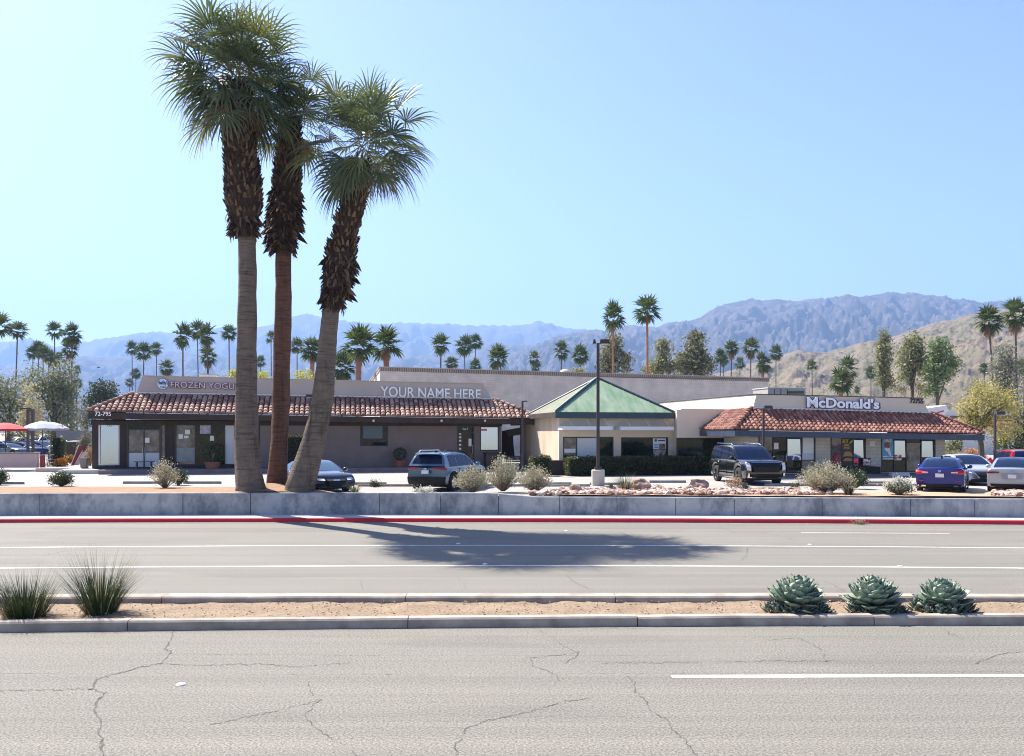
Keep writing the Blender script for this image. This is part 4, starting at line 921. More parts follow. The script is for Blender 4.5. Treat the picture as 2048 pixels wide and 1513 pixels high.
def big_palm(d, trunk, boots, crown, label, seed, tmat, skirt=None):
    rng = random.Random(seed); b = Wd(trunk[0][1], trunk[0][0], d)
    t = thing('fan_palm', label, 'palm tree', b, 0, 'big fan palms by the wall')
    def conv(pr): return [(Wd(cx, y, d).x, d, Wd(cx, y, d).z, w*.5*d/F) for y, cx, w in pr]
    tp = conv(resample(trunk, 46)); tp[0] = (tp[0][0], tp[0][1], tp[0][2]-.35, tp[0][3]*1.05)
    tp = [(x, y, z, r*.93*(1+.012*math.sin(z*23)+.010*math.sin(z*9+seed))) for x, y, z, r in tp]
    mb = MB(); trunk_tube(mb, tp, 26, .10, seed); mb.build('trunk', tmat, t, smooth=True)
    bp = conv(resample(boots, 40)); mb = MB(); trunk_tube(mb, [(x,y,z,r*.84) for x,y,z,r in bp], 16, .1, seed); core = mb.build('bark_core', M_BOOTC, t, smooth=True)
    bt = MB(); zlo, zhi = bp[0][2], bp[-1][2]; rows = int((zhi-zlo)/.155)
    for i in range(rows):
        z = lerp(zlo, zhi, (i+.5)/rows); x = interp(z, [(q[2], q[0]) for q in bp]); r = interp(z, [(q[2], q[3]) for q in bp])*.84
        n = max(9, int(2*math.pi*r/.155)); low = (i/rows) < (skirt or 0)
        for j in range(n):
            w = 2*math.pi*(j+.5*(i % 2)+rng.uniform(-.25,.25))/n; o = Vector((math.cos(w), math.sin(w), 0)); s = Vector((-o.y, o.x, 0))
            p = Vector((x, d, z+rng.uniform(-.05,.05)))+o*r
            ln = rng.uniform(.13,.27)*rng.choice((1,1,1,1.35)); ww = rng.uniform(.045,.09)
            if rng.random() < .06: continue
            if low and rng.random() < .75:            # ragged hanging stubs at the lower edge
                up = Vector((0,0,-1)); out_ = rng.uniform(.35,.95); ln *= rng.uniform(.9,1.7)
            else: up = Vector((0,0,1)); out_ = rng.uniform(.30,.60)
            tip = p+o*ln*out_+up*ln*.85+s*rng.uniform(-.04,.04)
            bt.add([p-s*ww, p+s*ww, p+up*ln*.35-s*ww*.75+o*ln*out_*.55, p+up*ln*.35+s*ww*.75+o*ln*out_*.55, tip-s*ww*.35, tip+s*ww*.35, p+up*ln*.5-o*.02],
                   [[0,1,3,2],[2,3,5,4],[0,2,6],[1,6,3],[2,4,6],[3,6,5],[4,5,6]])
    for i in range(70):                                   # loose fibres and torn stubs hanging at the lower edge
        w = rng.uniform(0, 6.283); z = zlo+rng.random()**2*(zhi-zlo)*(.10+(skirt or 0)*.5)+.1; x = interp(z, [(q[2], q[0]) for q in bp]); r = interp(z, [(q[2], q[3]) for q in bp])*.9
        o = Vector((math.cos(w), math.sin(w), 0)); s = Vector((-o.y, o.x, 0)); p = Vector((x, d, z))+o*r; ln = rng.uniform(.2,.55); ww = rng.uniform(.02,.05)
        bt.add([p-s*ww, p+s*ww, p+o*.12-Vector((0,0,ln*.5))+s*ww*.8, p+o*.12-Vector((0,0,ln*.5))-s*ww*.8, p+o*rng.uniform(.0,.14)-Vector((0,0,ln))], [[0,1,2,3],[3,2,4]])
    bt.build('leaf_bases', M_BOOT, core)
    cx, cy = crown[0], crown[1]; c = Wd(cx, cy, d); rr = crown[2]*d/F
    fr = MB(); fy = MB(); pm = MB(); n = crown[3]
    for i in range(n):
        az = i*2.39996+rng.uniform(-.25,.25); tt = (i+.5)/n
        el = rad(lerp(82, -40, tt**.68)+rng.uniform(-12,12)-(26 if rng.random() < .10 and tt > .5 else 0))
        k = rng.uniform(.86,1.1); up = .9 if tt < .12 else 1; pk = rng.uniform(.28,.60)
        zb = c.z+lerp(.30, -.45, tt)
        m_ = fy if rng.random() < .2 else fr
        fan_frond(m_, pm, (c.x+.22*math.cos(az), d+.22*math.sin(az), zb), az, el, rr*pk*k*up, rr*(.54 if pk > .42 else .62)*k*up, 22, .75+.85*tt*rng.uniform(.7,1.4), rng, 112, 6, .68)
    for i in range(9):                                   # young fronds on short stalks filling the heart of the crown
        az = i*2.39996+rng.uniform(-.3,.3); fan_frond(fr, pm, (c.x+.12*math.cos(az), d+.12*math.sin(az), c.z+.05), az, rad(rng.uniform(5,72)), rr*rng.uniform(.10,.22), rr*rng.uniform(.42,.52), 20, 1.0, rng, 112, 6, .68)
    cr = fr.build('crown', M_FROND, t); o = fy.build('olive_fronds', M_FRONDY, cr); pm.build('petioles', M_PETI, cr)
    th = MB()
    for i in range(9):
        az = rng.uniform(0, 6.28); fan_frond(th, None, (c.x+.3*math.cos(az), d+.3*math.sin(az), c.z-.5), az, rad(rng.uniform(-85,-60)), rr*.25, rr*.42, 12, .9, rng, 55, 4, .6)
    th.build('dead_fronds', M_THATCH, cr)
    return t
big_palm(35.0, [(985,503,68),(968,501,60),(940,497,55),(880,493,50),(800,493,46),(700,493,42),(600,495,39),(472,494,36)],
         [(472,486,44),(462,487,52),(430,488,72),(390,487,84),(350,485,76),(310,482,69),(260,475,72),(210,471,70),(168,469,64)],
         (468,150,165,62), 'tallest fan palm with grey trunk, leftmost of the three by the wall', 101, M_TR1, .12)
big_palm(36.8, [(966,553,42),(930,556,40),(880,559,37),(800,562,36),(700,564,36),(600,566,34),(500,567,33)],
         [(505,566,44),(485,562,60),(455,567,78),(425,569,72),(390,572,66),(350,575,62),(310,577,54),(270,580,48),(235,582,46)],
         (584,230,122,30), 'middle fan palm with straight red brown trunk', 202, M_TR2, .45)
big_palm(34.9, [(988,598,70),(972,600,62),(940,611,58),(880,628,52),(840,638,48),(800,645,46),(700,654,40),(620,662,36)],
         [(618,666,38),(603,668,46),(570,674,62),(530,680,72),(495,684,66),(472,691,54),(440,698,56),(400,708,56),(350,714,56),(325,719,46)],
         (728,284,160,42), 'leaning fan palm with curved trunk, rightmost of the three', 303, M_TR1, .35)

# ---------------- distant fan palms: five crowns shared, a trunk for each
CROWNS = []
for k in range(6):
    rng = random.Random(500+k); mb = MB(); n = (28, 24, 32, 22, 26, 34)[k]
    for i in range(n):
        az = i*2.39996+rng.uniform(-.4,.4); tt = (i+.5)/n; el = rad(lerp(86, -72 if k != 3 else -50, tt)+rng.uniform(-14,14))
        q = rng.uniform(.85,1.12)
        fan_frond(mb, mb if k == 0 else None, (.03*math.cos(az), .03*math.sin(az), lerp(.10,-.10,tt)), az, el, .36*q, .66*q, 9, .45+.6*tt, rng, 95, 4, 1.15, .012)
    for i in range(5):
        az = i*2.39996; fan_frond(mb, None, (.02*math.cos(az), .02*math.sin(az), .0), az, rad(rng.uniform(0,75)), rng.uniform(.05,.14), rng.uniform(.45,.6), 9, .6, rng, 100, 4, 1.15)
    me_o = mb.build('crown', M_FARFR); CROWNS.append(me_o.data); bpy.data.objects.remove(me_o)
SK = []
for k in range(2):
    rng = random.Random(600+k); mb = MB()
    for i in range(34):
        az = i*2.4; fan_frond(mb, None, (.06*math.cos(az), .06*math.sin(az), -.15-.011*i), az, rad(rng.uniform(-86,-66)), .10, .42, 7, .6, rng, 60, 3, .8)
    o = mb.build('skirt', M_THATCH); SK.append(o.data); bpy.data.objects.remove(o)
PG = 'distant fan palms beyond the shops'
def far_palm(px, cy, r, bpx, label, kind='slim', real=2.0, d=None):
    d = d or real*F/r; b = Wd(bpx, HY, d); b.z = LOT-.1; c = Wd(px, cy, d)
    t = thing('fan_palm', label, 'palm tree', b, 0, PG); rr = r*d/F*1.28
    tr = {'slim': .17, 'skirt': .18, 'fat': .42, 'rust': .22}[kind]*(real/2.0)
    mb = MB(); n = 8
    for i in range(1): mb.tube([(lerp(b.x,c.x,u)+.25*math.sin(u*math.pi)*(1 if px > bpx else -1)*.6, d, lerp(b.z,c.z-.1*rr,u)) for u in [j/n for j in range(n+1)]], [tr*(1.35-.5*min(1,u*4)-.1*u) for u in [j/n for j in range(n+1)]], 7)
    mb.build('trunk', M_TRFR if kind == 'rust' or kind == 'fat' else M_TRF, t, smooth=True)
    o = bpy.data.objects.new('crown', CROWNS[R.randrange(6)]); COL.objects.link(o); o.parent = t; o.location = (c.x-b.x, 0, c.z-b.z)
    o.scale = (rr*R.uniform(.85,1.1), rr*R.uniform(.85,1.1), rr*R.uniform(.82,1.18)); o.rotation_euler = (R.uniform(-.2,.2), R.uniform(-.2,.2), R.uniform(0,6.3))
    if kind in ('skirt', 'fat', 'rust') or R.random() < .25:
        k = bpy.data.objects.new('skirt', SK[R.randrange(2)]); COL.objects.link(k); k.parent = o if False else t; k.location = o.location
        q = rr*(1.25 if kind == 'skirt' else .8); k.scale = (q*.9, q*.9, q); k.rotation_euler = (0, 0, R.uniform(0,6.3))
FP = [
 (-4,651,26,-12,'palm crown cut by the left edge, above the red umbrella','slim'),
 (35,661,20,24,'tall slender palm leaning left above the pale left trees','slim'),
 (66,706,14,67,'shortest palm, left end of the close row of five at far left','slim'),
 (77,698,14,76,'second palm of the close row of five at far left','slim'),
 (86,706,15,85,'third palm of the close row of five at far left','slim'),
 (97,714,13,96,'fourth palm of the close row of five at far left','slim'),
 (109,662,17,108,'tall thin palm standing just behind the close row of five','slim'),
 (119,718,14,118,'lower palm between the row of five and the tall pair','slim'),
 (107,724,12,109,'small dim palm low behind the tall thin left palm','slim'),
 (144,671,22,139,'taller palm of the tall touching pair left of the yogurt shop','slim'),
 (139,697,18,133,'lower palm of the tall touching pair left of the yogurt shop','skirt'),
 (154,741,9,153,'tiny upper palm seen right of the tall touching pair','slim'),
 (153,768,11,155,'small palm below the tiny one right of the tall pair','slim'),
 (264,698,13,263,'first of three even palms above the round logo sign','slim'),
 (288,704,17,288,'middle of three even palms above the round logo sign','slim'),
 (313,698,13,310,'third of three even palms above the round logo sign','slim'),
 (272,748,10,272,'small palm half hidden at the left slope of the parapet','slim'),
 (259,766,9,261,'lowest small palm beside the left slope of the parapet','slim'),
 (333,736,18,333,'short bushy palm crown sitting on the parapet above FROZEN','fat'),
 (366,671,22,370,'broad headed palm behind the letter Z of FROZEN','slim'),
 (395,662,16,401,'slim palm left of the twin crowned palm above YOGURT','slim'),
 (414,670,20,413,'taller palm of the stacked pair above YOGURT','slim'),
 (416,713,18,415,'lower palm of the stacked pair above YOGURT','skirt'),
 (458,667,17,456,'palm immediately left of the tallest big trunk','slim'),
 (542,676,14,541,'palm peeking out left of the red brown big trunk','slim'),
 (594,692,15,592,'slim palm between the middle and leaning big trunks','slim'),
 (521,724,10,521,'tiny palm between the two left big trunks','slim'),
 (625,702,27,628,'stout palm half hidden left of the leaning big trunk','fat'),
 (684,735,26,686,'dark low palm just right of the leaning big trunk','skirt'),
 (718,692,37,720,'big stout palm left of the pair over the brick hall corner','fat'),
 (772,690,36,768,'big stout palm right of the pair over the brick hall corner','fat'),
 (882,689,22,884,'tallest of three palms above YOUR NAME HERE letters','slim'),
 (929,692,16,928,'middle slim palm of three above YOUR NAME HERE letters','slim'),
 (951,685,14,951,'right slim palm of three above YOUR NAME HERE letters','slim'),
 (903,727,14,903,'low palm crown at the roofline below the tallest of three','slim'),
 (950,731,15,950,'low palm crown at the roofline beside the letters end','slim'),
 (996,716,22,996,'low open crowned palm on the hall roofline right of the letters','slim'),
 (1068,717,13,1070,'upper palm of the small stacked pair left of the roof dome','slim'),
 (1072,735,11,1072,'lower palm of the small stacked pair left of the roof dome','slim'),
 (1123,702,16,1124,'palm directly above the pinkish roof dome','slim'),
 (1161,711,17,1161,'palm just left of the tall lamp head','slim'),
 (1221,690,16,1222,'palm crown low behind the rusty trunk right of the lamp head','slim'),
 (1226,636,26,1231,'tall palm with tan trunk right of the lamp head','rust'),
 (1294,622,29,1290,'tallest distant palm with rust red trunk over the brick hall','rust'),
 (1441,714,13,1444,'left small palm of the cluster right of the conical tree','slim'),
 (1447,722,11,1448,'second small palm of the cluster right of the conical tree','slim'),
 (1463,697,16,1464,'tallest palm of the cluster right of the conical tree','skirt'),
 (1480,728,11,1480,'low bright palm at the hall roofline right of the cluster','slim'),
 (1502,696,17,1503,'palm with long tan skirt near the right end of the hall','skirt'),
 (1526,728,18,1527,'stout low palm at the right end of the brick hall','fat'),
 (1552,707,13,1554,'slim palm rising left of the air conditioning box','slim'),
 (1624,731,13,1628,'lone slim palm against the scrub hill over the restaurant letters','slim'),
 (1694,738,20,1692,'upper palm of the stout pair right of the restaurant letters','skirt'),
 (1683,764,25,1684,'lower yellowed palm of the stout pair right of the restaurant letters','fat'),
 (1742,746,12,1744,'small palm at the foot of the slender eucalyptus','slim'),
 (1714,780,8,1714,'tiny palm crown on the parapet near the last restaurant letters','slim'),
 (1978,641,26,2000,'tall leaning palm with tan skirt at upper right','skirt'),
 (2031,628,29,2040,'largest palm with shaggy skirt cut by the right edge','skirt'),
 (1969,738,12,1970,'small dark palm above the yellow green tree','slim'),
 (2049,735,17,2049,'low yellowed palm crown at the right edge','slim'),
]
for q in FP: far_palm(*q)

# ---------------- broadleaf trees and conifers
def leafquad(mb, p, s, rng, bias=None):
    a = Vector((rng.gauss(0,1), rng.gauss(0,1), rng.gauss(0,1))).normalized(); b = a.orthogonal().normalized(); b = (b*math.cos(rng.random()*6)+a.cross(b)*math.sin(rng.random()*6))
    c = a.cross(b); l = s*rng.uniform(.7,1.3); w = l*rng.uniform(.35,.6)
    mb.add([p-b*l*.5, p+c*w*.5, p+b*l*.5, p-c*w*.5], [[0,1,2,3]])
def tree(name, label, d, base, crown, lmat, leaf, n, seed, trunk_r=.14, tmat=None, group=None, limbs=9, clump=16, spread=.32, depth=.8, droop=0, cat='tree'):
    """crown: list of pixel ellipses (cx, cy, rx, ry) at distance d"""
    rng = random.Random(seed); b = Wd(base[0], base[1], d); b.z = LOT-.05
    t = thing(name, label, cat, b, 0, group); mb = MB(); tk = MB()
    areas = [e[2]*e[3] for e in crown]; tot = sum(areas); ends = []
    for e, ar in zip(crown, areas):
        c = Wd(e[0], e[1], d); rx, rz = e[2]*d/F, e[3]*d/F; ry = rx*depth; m = max(3, int(n*ar/tot/clump))
        for _ in range(m):
            v = Vector((rng.gauss(0,1), rng.gauss(0,1), rng.gauss(0,1))).normalized()*rng.random()**.42
            k = 1+.22*noise.noise(v*2.2+Vector((seed, e[0]*.1, 0)))
            q = c+Vector((v.x*rx*k, v.y*ry*k, v.z*rz*k)); ends.append(q); sp = spread*rng.uniform(.6,1.4)
            for _ in range(clump):
                p = q+Vector((rng.gauss(0,sp), rng.gauss(0,sp), rng.gauss(0,sp*(.7+droop)))); p.z = max(p.z-droop*abs(rng.gauss(0,sp)), LOT+.05)
                leafquad(mb, p, leaf, rng)
    top = Wd(crown[0][0], crown[0][1], d)
    tk.tube([b, b.lerp(top, .35)+Vector((.1,0,0)), b.lerp(top, .7), top], [trunk_r*1.3, trunk_r, trunk_r*.7, trunk_r*.25], 8)
    rng.shuffle(ends)
    for q in ends[:limbs]:
        a = b.lerp(top, rng.uniform(.3,.75)); mid = a.lerp(q, .5)+Vector((0,0,(q-a).length*.12)); tk.tube([a, mid, q], [trunk_r*.5, trunk_r*.3, trunk_r*.08], 5)
    tk.build('trunk', tmat or MATS['bark'], t); mb.build('crown', lmat, t); return t
mat('bark', (.13,.10,.075), (.08,.06,.05), scale=4, rough=.95)
M_LSAGE = island_mat('sage_leaf', (.16,.175,.085), (.33,.32,.18), .7, .3, .3, (.24,.25,.13))
M_LPALE = island_mat('pale_straw_leaf', (.36,.31,.16), (.50,.43,.25), .7, .3, .3)
M_LDARK = island_mat('dark_green_leaf', (.05,.07,.03), (.11,.125,.055), .6, .22, .4)
M_LPINE = island_mat('pine_needle', (.13,.14,.065), (.32,.30,.17), .7, .25, .3, (.19,.19,.10))
M_LEUC = island_mat('eucalyptus_leaf', (.19,.20,.09), (.34,.33,.17), .6, .32, .35, (.25,.25,.12))
M_LGRN = island_mat('fresh_green_leaf', (.12,.18,.07), (.24,.29,.12), .6, .28, .35)
M_LYEL = island_mat('yellow_green_leaf', (.33,.28,.10), (.50,.40,.14), .6, .34, .3, (.25,.24,.09), (.75,.65,.15))
M_LLIME = island_mat('lime_yellow_leaf', (.34,.36,.07), (.55,.52,.10), .6, .35, .3)
M_LGREY = island_mat('grey_green_leaf', (.17,.17,.12), (.29,.28,.20), .7, .25, .3)
TG = 'trees on the left beyond the patio'
tree('willow_tree', 'large pale drooping tree at far left behind the umbrellas', 118, (110,880), [(110,790,42,52),(85,770,40,44),(130,770,26,50),(140,835,18,60)], M_LSAGE, .38, 6600, 1, .3, None, TG, 10, 18, .5, .8, .7)
tree('willow_tree', 'pale rounded tree cut by the left edge behind the red umbrella', 112, (15,885), [(20,800,44,52),(-20,790,40,60),(45,835,30,40)], M_LSAGE, .38, 5200, 2, .3, None, TG, 8, 18, .5, .8, .6)
tree('flowering_tree', 'straw coloured flowering tree between the two pale left trees', 104, (62,885), [(62,812,18,50),(72,842,22,34),(50,846,20,26)], M_LPALE, .30, 1800, 3, .14, None, TG, 7, 14, .35)
tree('shade_tree', 'round dense green tree left of the yogurt shop roof', 122, (212,880), [(208,792,30,34),(186,800,18,28),(228,806,22,24),(205,775,20,16)], M_LDARK, .34, 3600, 4, .25, None, TG, 6, 16, .4)
tree('shade_tree', 'paler scrubby tree between the tall palm pair and the round green tree', 150, (172,885), [(175,828,20,34),(162,838,14,26),(190,838,16,22)], M_LGREY, .36, 1800, 5, .2, None, TG, 5, 14, .45)
tree('shade_tree', 'dark green tree in shade at the foot of the tall palm pair', 126, (118,885), [(118,848,20,26),(128,860,16,20),(100,862,18,16)], M_LDARK, .34, 1600, 6, .2, None, TG, 4, 14, .4)
tree('shade_tree', 'low olive tree mass behind the patio parasols', 135, (60,885), [(40,856,45,18),(85,858,30,16)], M_LSAGE, .36, 1800, 61, .2, None, TG, 4, 14, .45)
HGp = 'trees beyond the brick hall'
tree('pine_tree', 'dense dark conifer behind the rusty palm trunk', 150, (1225,800), [(1222,720,20,40),(1228,690,13,24),(1250,728,10,24),(1210,738,12,22)], M_LPINE, .55, 3000, 7, .2, None, HGp, 12, 14, .5)
tree('pine_tree', 'narrow pale conifer right of the tallest distant palm', 150, (1326,800), [(1325,715,15,36),(1327,690,8,14),(1312,735,15,16),(1340,738,13,14)], M_LEUC, .5, 2400, 8, .2, None, HGp, 8, 14, .45)
tree('shade_tree', 'small pale bush topped tree left of the narrow conifer', 160, (1306,800), [(1304,738,14,14),(1296,746,10,8)], M_LEUC, .5, 900, 9, .15, None, HGp, 4, 12, .45)
tree('pine_tree', 'broad conical dark conifer over the middle of the hall', 150, (1392,800), [(1390,722,30,34),(1391,692,17,28),(1392,675,8,12),(1408,735,18,18),(1372,735,16,18)], M_LPINE, .55, 4600, 10, .25, None, HGp, 12, 16, .55)
tree('shade_tree', 'thin pale branch tree leaning on the broad conical conifer', 158, (1366,800), [(1362,720,10,16),(1366,738,9,12)], M_LEUC, .5, 700, 11, .12, None, HGp, 4, 10, .4)
RGp = 'trees behind the restaurant'
tree('eucalyptus_tree', 'tall slender grey green eucalyptus behind the restaurant', 130, (1767,850), [(1768,705,15,36),(1769,675,8,14),(1764,745,14,26),(1774,765,13,18)], M_LEUC, .38, 3400, 12, .16, None, RGp, 10, 13, .35)
tree('eucalyptus_tree', 'wide feathery eucalyptus, middle one behind the restaurant', 125, (1822,850), [(1828,690,18,24),(1816,720,22,30),(1838,722,16,34),(1812,752,16,16)], M_LEUC, .38, 4200, 13, .2, None, RGp, 14, 13, .38)
tree('eucalyptus_tree', 'bright green tree right of the feathery eucalyptus', 122, (1872,850), [(1878,700,22,26),(1886,735,26,26),(1864,740,16,30),(1905,728,12,14),(1868,775,16,20)], M_LGRN, .40, 4400, 14, .22, None, RGp, 14, 14, .4)
tree('shade_tree', 'low brownish bushy tree between the eucalyptus trunks', 128, (1842,850), [(1842,775,20,20),(1800,780,12,12)], M_LPALE, .34, 900, 15, .12, None, RGp, 4, 12, .35)
tree('pine_tree', 'sparse grey pine at the right edge behind the leaning palm', 112, (2010,850), [(2010,710,18,26),(2022,745,24,34),(1996,745,16,30),(2010,785,30,24)], M_LGREY, .34, 3200, 16, .16, None, RGp, 12, 14, .4)
tree('shade_tree', 'big yellow green tree beside the right end of the restaurant', 64, (1963,925), [(1952,804,28,27),(1985,792,27,30),(1926,822,18,20),(1968,838,36,28),(2012,815,30,40),(1940,850,24,22),(2005,862,30,26),(1958,775,20,16)], M_LYEL, .17, 6600, 17, .20, None, RGp, 22, 12, .34)
tree('shade_tree', 'dark green tree under the yellow tree at the right edge', 76, (2030,925), [(2034,880,26,34),(2005,890,18,20),(2050,850,24,40)], M_LDARK, .24, 2600, 18, .2, None, RGp, 6, 14, .3)
tree('shade_tree', 'olive young tree seen under the restaurant eave end', 80, (1902,925), [(1902,893,14,12),(1912,885,12,14),(1892,900,10,12)], M_LEUC, .22, 900, 19, .08, None, RGp, 6, 12, .22)
YG = 'lime bushes over the parapet'
for i, (px, cy, rx, ry, lab) in enumerate(((466,750,12,9,'lime yellow bush over the parapet left of the tallest palm trunk'), (522,752,14,10,'lime yellow bush over the parapet between the two left trunks'), (606,752,22,10,'lime yellow bush over the parapet between the middle and leaning trunks'))):
    tree('flowering_bush', lab, 90, (px,860), [(px,cy,rx,ry),(px+3,cy+10,rx,8)], M_LLIME, .22, 700, 30+i, .08, None, YG, 4, 12, .2, cat='bush')
tree('shade_tree', 'small olive treetop behind the roof dome', 120, (1160,830), [(1158,742,14,6)], M_LEUC, .3, 300, 40, .1, None, HGp, 3, 10, .25)

# ---------------- shrubs
def shrub(label, px, py, d, wpx, hpx, lmat, seed, stems=110, per=24, leaf=.05, group=None, z=None, name='shrub', smat=None, upright=.5, core=0):
    rng = random.Random(seed); p = Wd(px, py, d); p.z = LOT+.05 if z is None else z
    w, h = wpx*d/F, hpx*d/F; t = thing(name, label, 'shrub', p, 0, group); st = MB(); lv = MB()
    for i in range(stems):
        az = rng.uniform(0, 6.283); u = rng.random()**.55; hh = h*(1-.55*u**2.4)*rng.uniform(.72,1.06)
        tip = Vector((math.cos(az)*u*w/2*rng.uniform(.85,1.08), math.sin(az)*u*w/2*.9, hh)); b = Vector((math.cos(az)*w*.05*u, math.sin(az)*w*.05*u, 0))
        mid = b.lerp(tip, .5)+Vector((math.cos(az)*w*.08*u*(1-upright)*2, 0, h*.05)); st.tube([p+b, p+mid, p+tip], [.010,.007,.003], 3, False)
        for j in range(per):
            f = rng.uniform(.28, 1.03); q = (b.lerp(mid, f*2) if f < .5 else mid.lerp(tip, (f-.5)*2))
            q = q+Vector((rng.gauss(0,leaf*1.3), rng.gauss(0,leaf*1.3), rng.gauss(0,leaf*1.0)))
            dirv = (tip-mid).normalized()*.9+Vector((rng.gauss(0,.6), rng.gauss(0,.6), rng.gauss(0,.5))); dirv.normalize(); s = dirv.orthogonal().normalized()
            s = s*math.cos(az*3+j)+dirv.cross(s)*math.sin(az*3+j); l = leaf*rng.uniform(.7,1.5); ww = l*.28
            if q.z < .02: q.z = .02
            lv.add([p+q, p+q+dirv*l*.5+s*ww, p+q+dirv*l, p+q+dirv*l*.5-s*ww], [[0,1,2,3]])
    st.build('stems', smat or MATS['twig'], t); lv.build('leaves', lmat, t); return t
mat('twig', (.30,.24,.17), (.20,.16,.115), scale=5, rough=.95)
M_LBRU = island_mat('silver_brush_leaf', (.36,.34,.23), (.54,.50,.37), .75, .25, .3, (.44,.415,.29))
M_LBUSH = island_mat('bush_leaf', (.03,.05,.02), (.075,.10,.035), .45, .2, .5)
M_LSILV = island_mat('silver_white_leaf', (.55,.54,.45), (.72,.70,.60), .7, .2, .3)
M_LDRY = island_mat('dry_leaf', (.50,.38,.24), (.38,.27,.17), .8, .2, .2)
SG = 'grey green brush shrubs along the wall'
shrub('wispy grey green shrub on the orange soil left of the palms', 330, 976, 38.5, 66, 58, M_LBRU, 51, 100, 16, .06, SG, z=LOT+.05)
shrub('round grey green shrub beside the teal SUV wheel, left of three', 945, 986, 35.6, 76, 54, M_LBRU, 52, 150, 26, .055, SG)
shrub('tallest of the three grey green shrubs, in the middle', 1006, 985, 36.4, 78, 70, M_LBRU, 53, 150, 26, .055, SG)
shrub('round grey green shrub, rightmost of three near the rock strip', 1070, 985, 35.9, 72, 54, M_LBRU, 54, 150, 26, .055, SG)
shrub('largest pale grey brush shrub in front of the restaurant', 1652, 990, 35.3, 112, 62, M_LBRU, 55, 230, 30, .055, SG)
shrub('low silvery bush with white tips left of the blue sedan', 1797, 994, 34.6, 66, 36, M_LSILV, 56, 90, 20, .06, SG)
shrub('dark lower half bush with green leaves inside the silvery bush', 1800, 996, 34.3, 58, 26, M_LBUSH, 57, 60, 18, .06, None)
shrub('small silver white bush at the wall top below the teal SUV', 848, 989, 34.5, 46, 17, M_LSILV, 58, 50, 14, .05, SG)
shrub('dry tan weeds left of the black SUV front wheel', 1470, 975, 37.6, 44, 26, M_LDRY, 59, 60, 10, .05, None)
BG = 'small dark green bushes in the car park'
shrub('dark round bush cut by the left edge of the view', 0, 965, 41.5, 26, 32, M_LBUSH, 61, 60, 26, .07, BG, z=LOT)
shrub('small dark bush at far left on the edge of the orange soil', 123, 971, 40.4, 48, 28, M_LBUSH, 62, 70, 28, .07, BG, z=LOT)
shrub('dark round bush tucked behind the wispy grey shrub', 357, 968, 41.2, 34, 32, M_LBUSH, 63, 60, 26, .07, BG, z=LOT)
shrub('tiny green sprout beside a wheel stop near the dark sedan', 749, 972, 40, 26, 12, M_LBUSH, 64, 30, 14, .06, BG, z=LOT)
shrub('bright green bush behind the largest grey brush shrub', 1712, 976, 38.6, 44, 38, M_LBUSH, 65, 80, 26, .07, BG)
shrub('tiny green sprout in front of the black SUV grille', 1590, 976, 38.4, 22, 10, M_LBUSH, 66, 26, 12, .05, BG)
shrub('small green weed between the two boulders', 1318, 976, 37.4, 16, 10, M_LDRY, 67, 20, 10, .05, None)
shrub('tuft of yellow weeds growing from the red kerb', 1715, 1051, 32.0, 34, 10, M_LDRY, 68, 30, 8, .05, None, z=0.0)
# clipped hedges
def hedge(name, label, s0, s1, c0, c1, z1, seed, n, leaf, lmat, rough_=.08, group=None):
    rng = random.Random(seed); t = thing(name, label, 'hedge', bw((s0+s1)/2, c0, LOT), TH, group)
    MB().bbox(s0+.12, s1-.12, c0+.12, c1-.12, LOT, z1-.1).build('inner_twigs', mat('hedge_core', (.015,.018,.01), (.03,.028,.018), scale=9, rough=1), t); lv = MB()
    L, Dp, Hh = s1-s0, c1-c0, z1-LOT; A = [L*Hh, L*Dp, 2*Dp*Hh]; tot = sum(A)
    for i in range(n):
        u = rng.random()*tot; j = rng.gauss(0, rough_*.5)
        bul = .10*noise.noise(Vector((rng.random()*0, seed, 0)))
        if u < A[0]: s, c, z = rng.uniform(s0,s1), c0+.05+j, LOT+Hh*rng.random()
        elif u < A[0]+A[1]: s, c, z = rng.uniform(s0,s1), rng.uniform(c0,c1), z1+j-.03
        else: s, c, z = (s0 if rng.random() < .5 else s1)+j, rng.uniform(c0,c1), LOT+Hh*rng.random()
        k = noise.noise(Vector((s*1.1, z*1.4, seed))); c += .10*k if u < A[0] else 0; z += .07*k if A[0] <= u < A[0]+A[1] else 0
        if z > z1-.2 and (s-s0 < .25 or s1-s < .25): z -= .12*rng.random()
        leafquad(lv, bw(s, c, max(LOT+.02, z)), leaf, rng)
    lv.build('leaves', lmat, t); return t
M_LHED = island_mat('hedge_leaf', (.016,.026,.010), (.075,.09,.024), .45, .2, .5, (.028,.042,.013), (.25,.26,.05))
hedge('hedge', 'long clipped dark green hedge in front of the pyramid roof shop', BS(1138,48), BS(1416,48), 48.0, 49.1, BP(1280,914,48.3)[1], 71, 11000, .10, M_LHED)
hedge('hedge', 'small clipped bush left of the dark plinth by the cream wall', BS(1063,48.6), BS(1101,48.6), 48.4, 49.3, BP(1080,912,48.6)[1], 72, 1500, .10, M_LHED)
hedge('hedge', 'loose leafy bush between the long hedge and the black SUV', BS(1414,47.8), BS(1450,47.8), 47.7, 48.5, BP(1430,921,47.9)[1], 73, 1300, .12, M_LHED, .2)
hedge('hedge', 'dense green hedge in the entrance between the middle and leaning palm trunks', BS(572,56.8), BS(611,56.8), 56.8, 57.8, BP(590,877,57)[1], 74, 2200, .10, M_LHED)
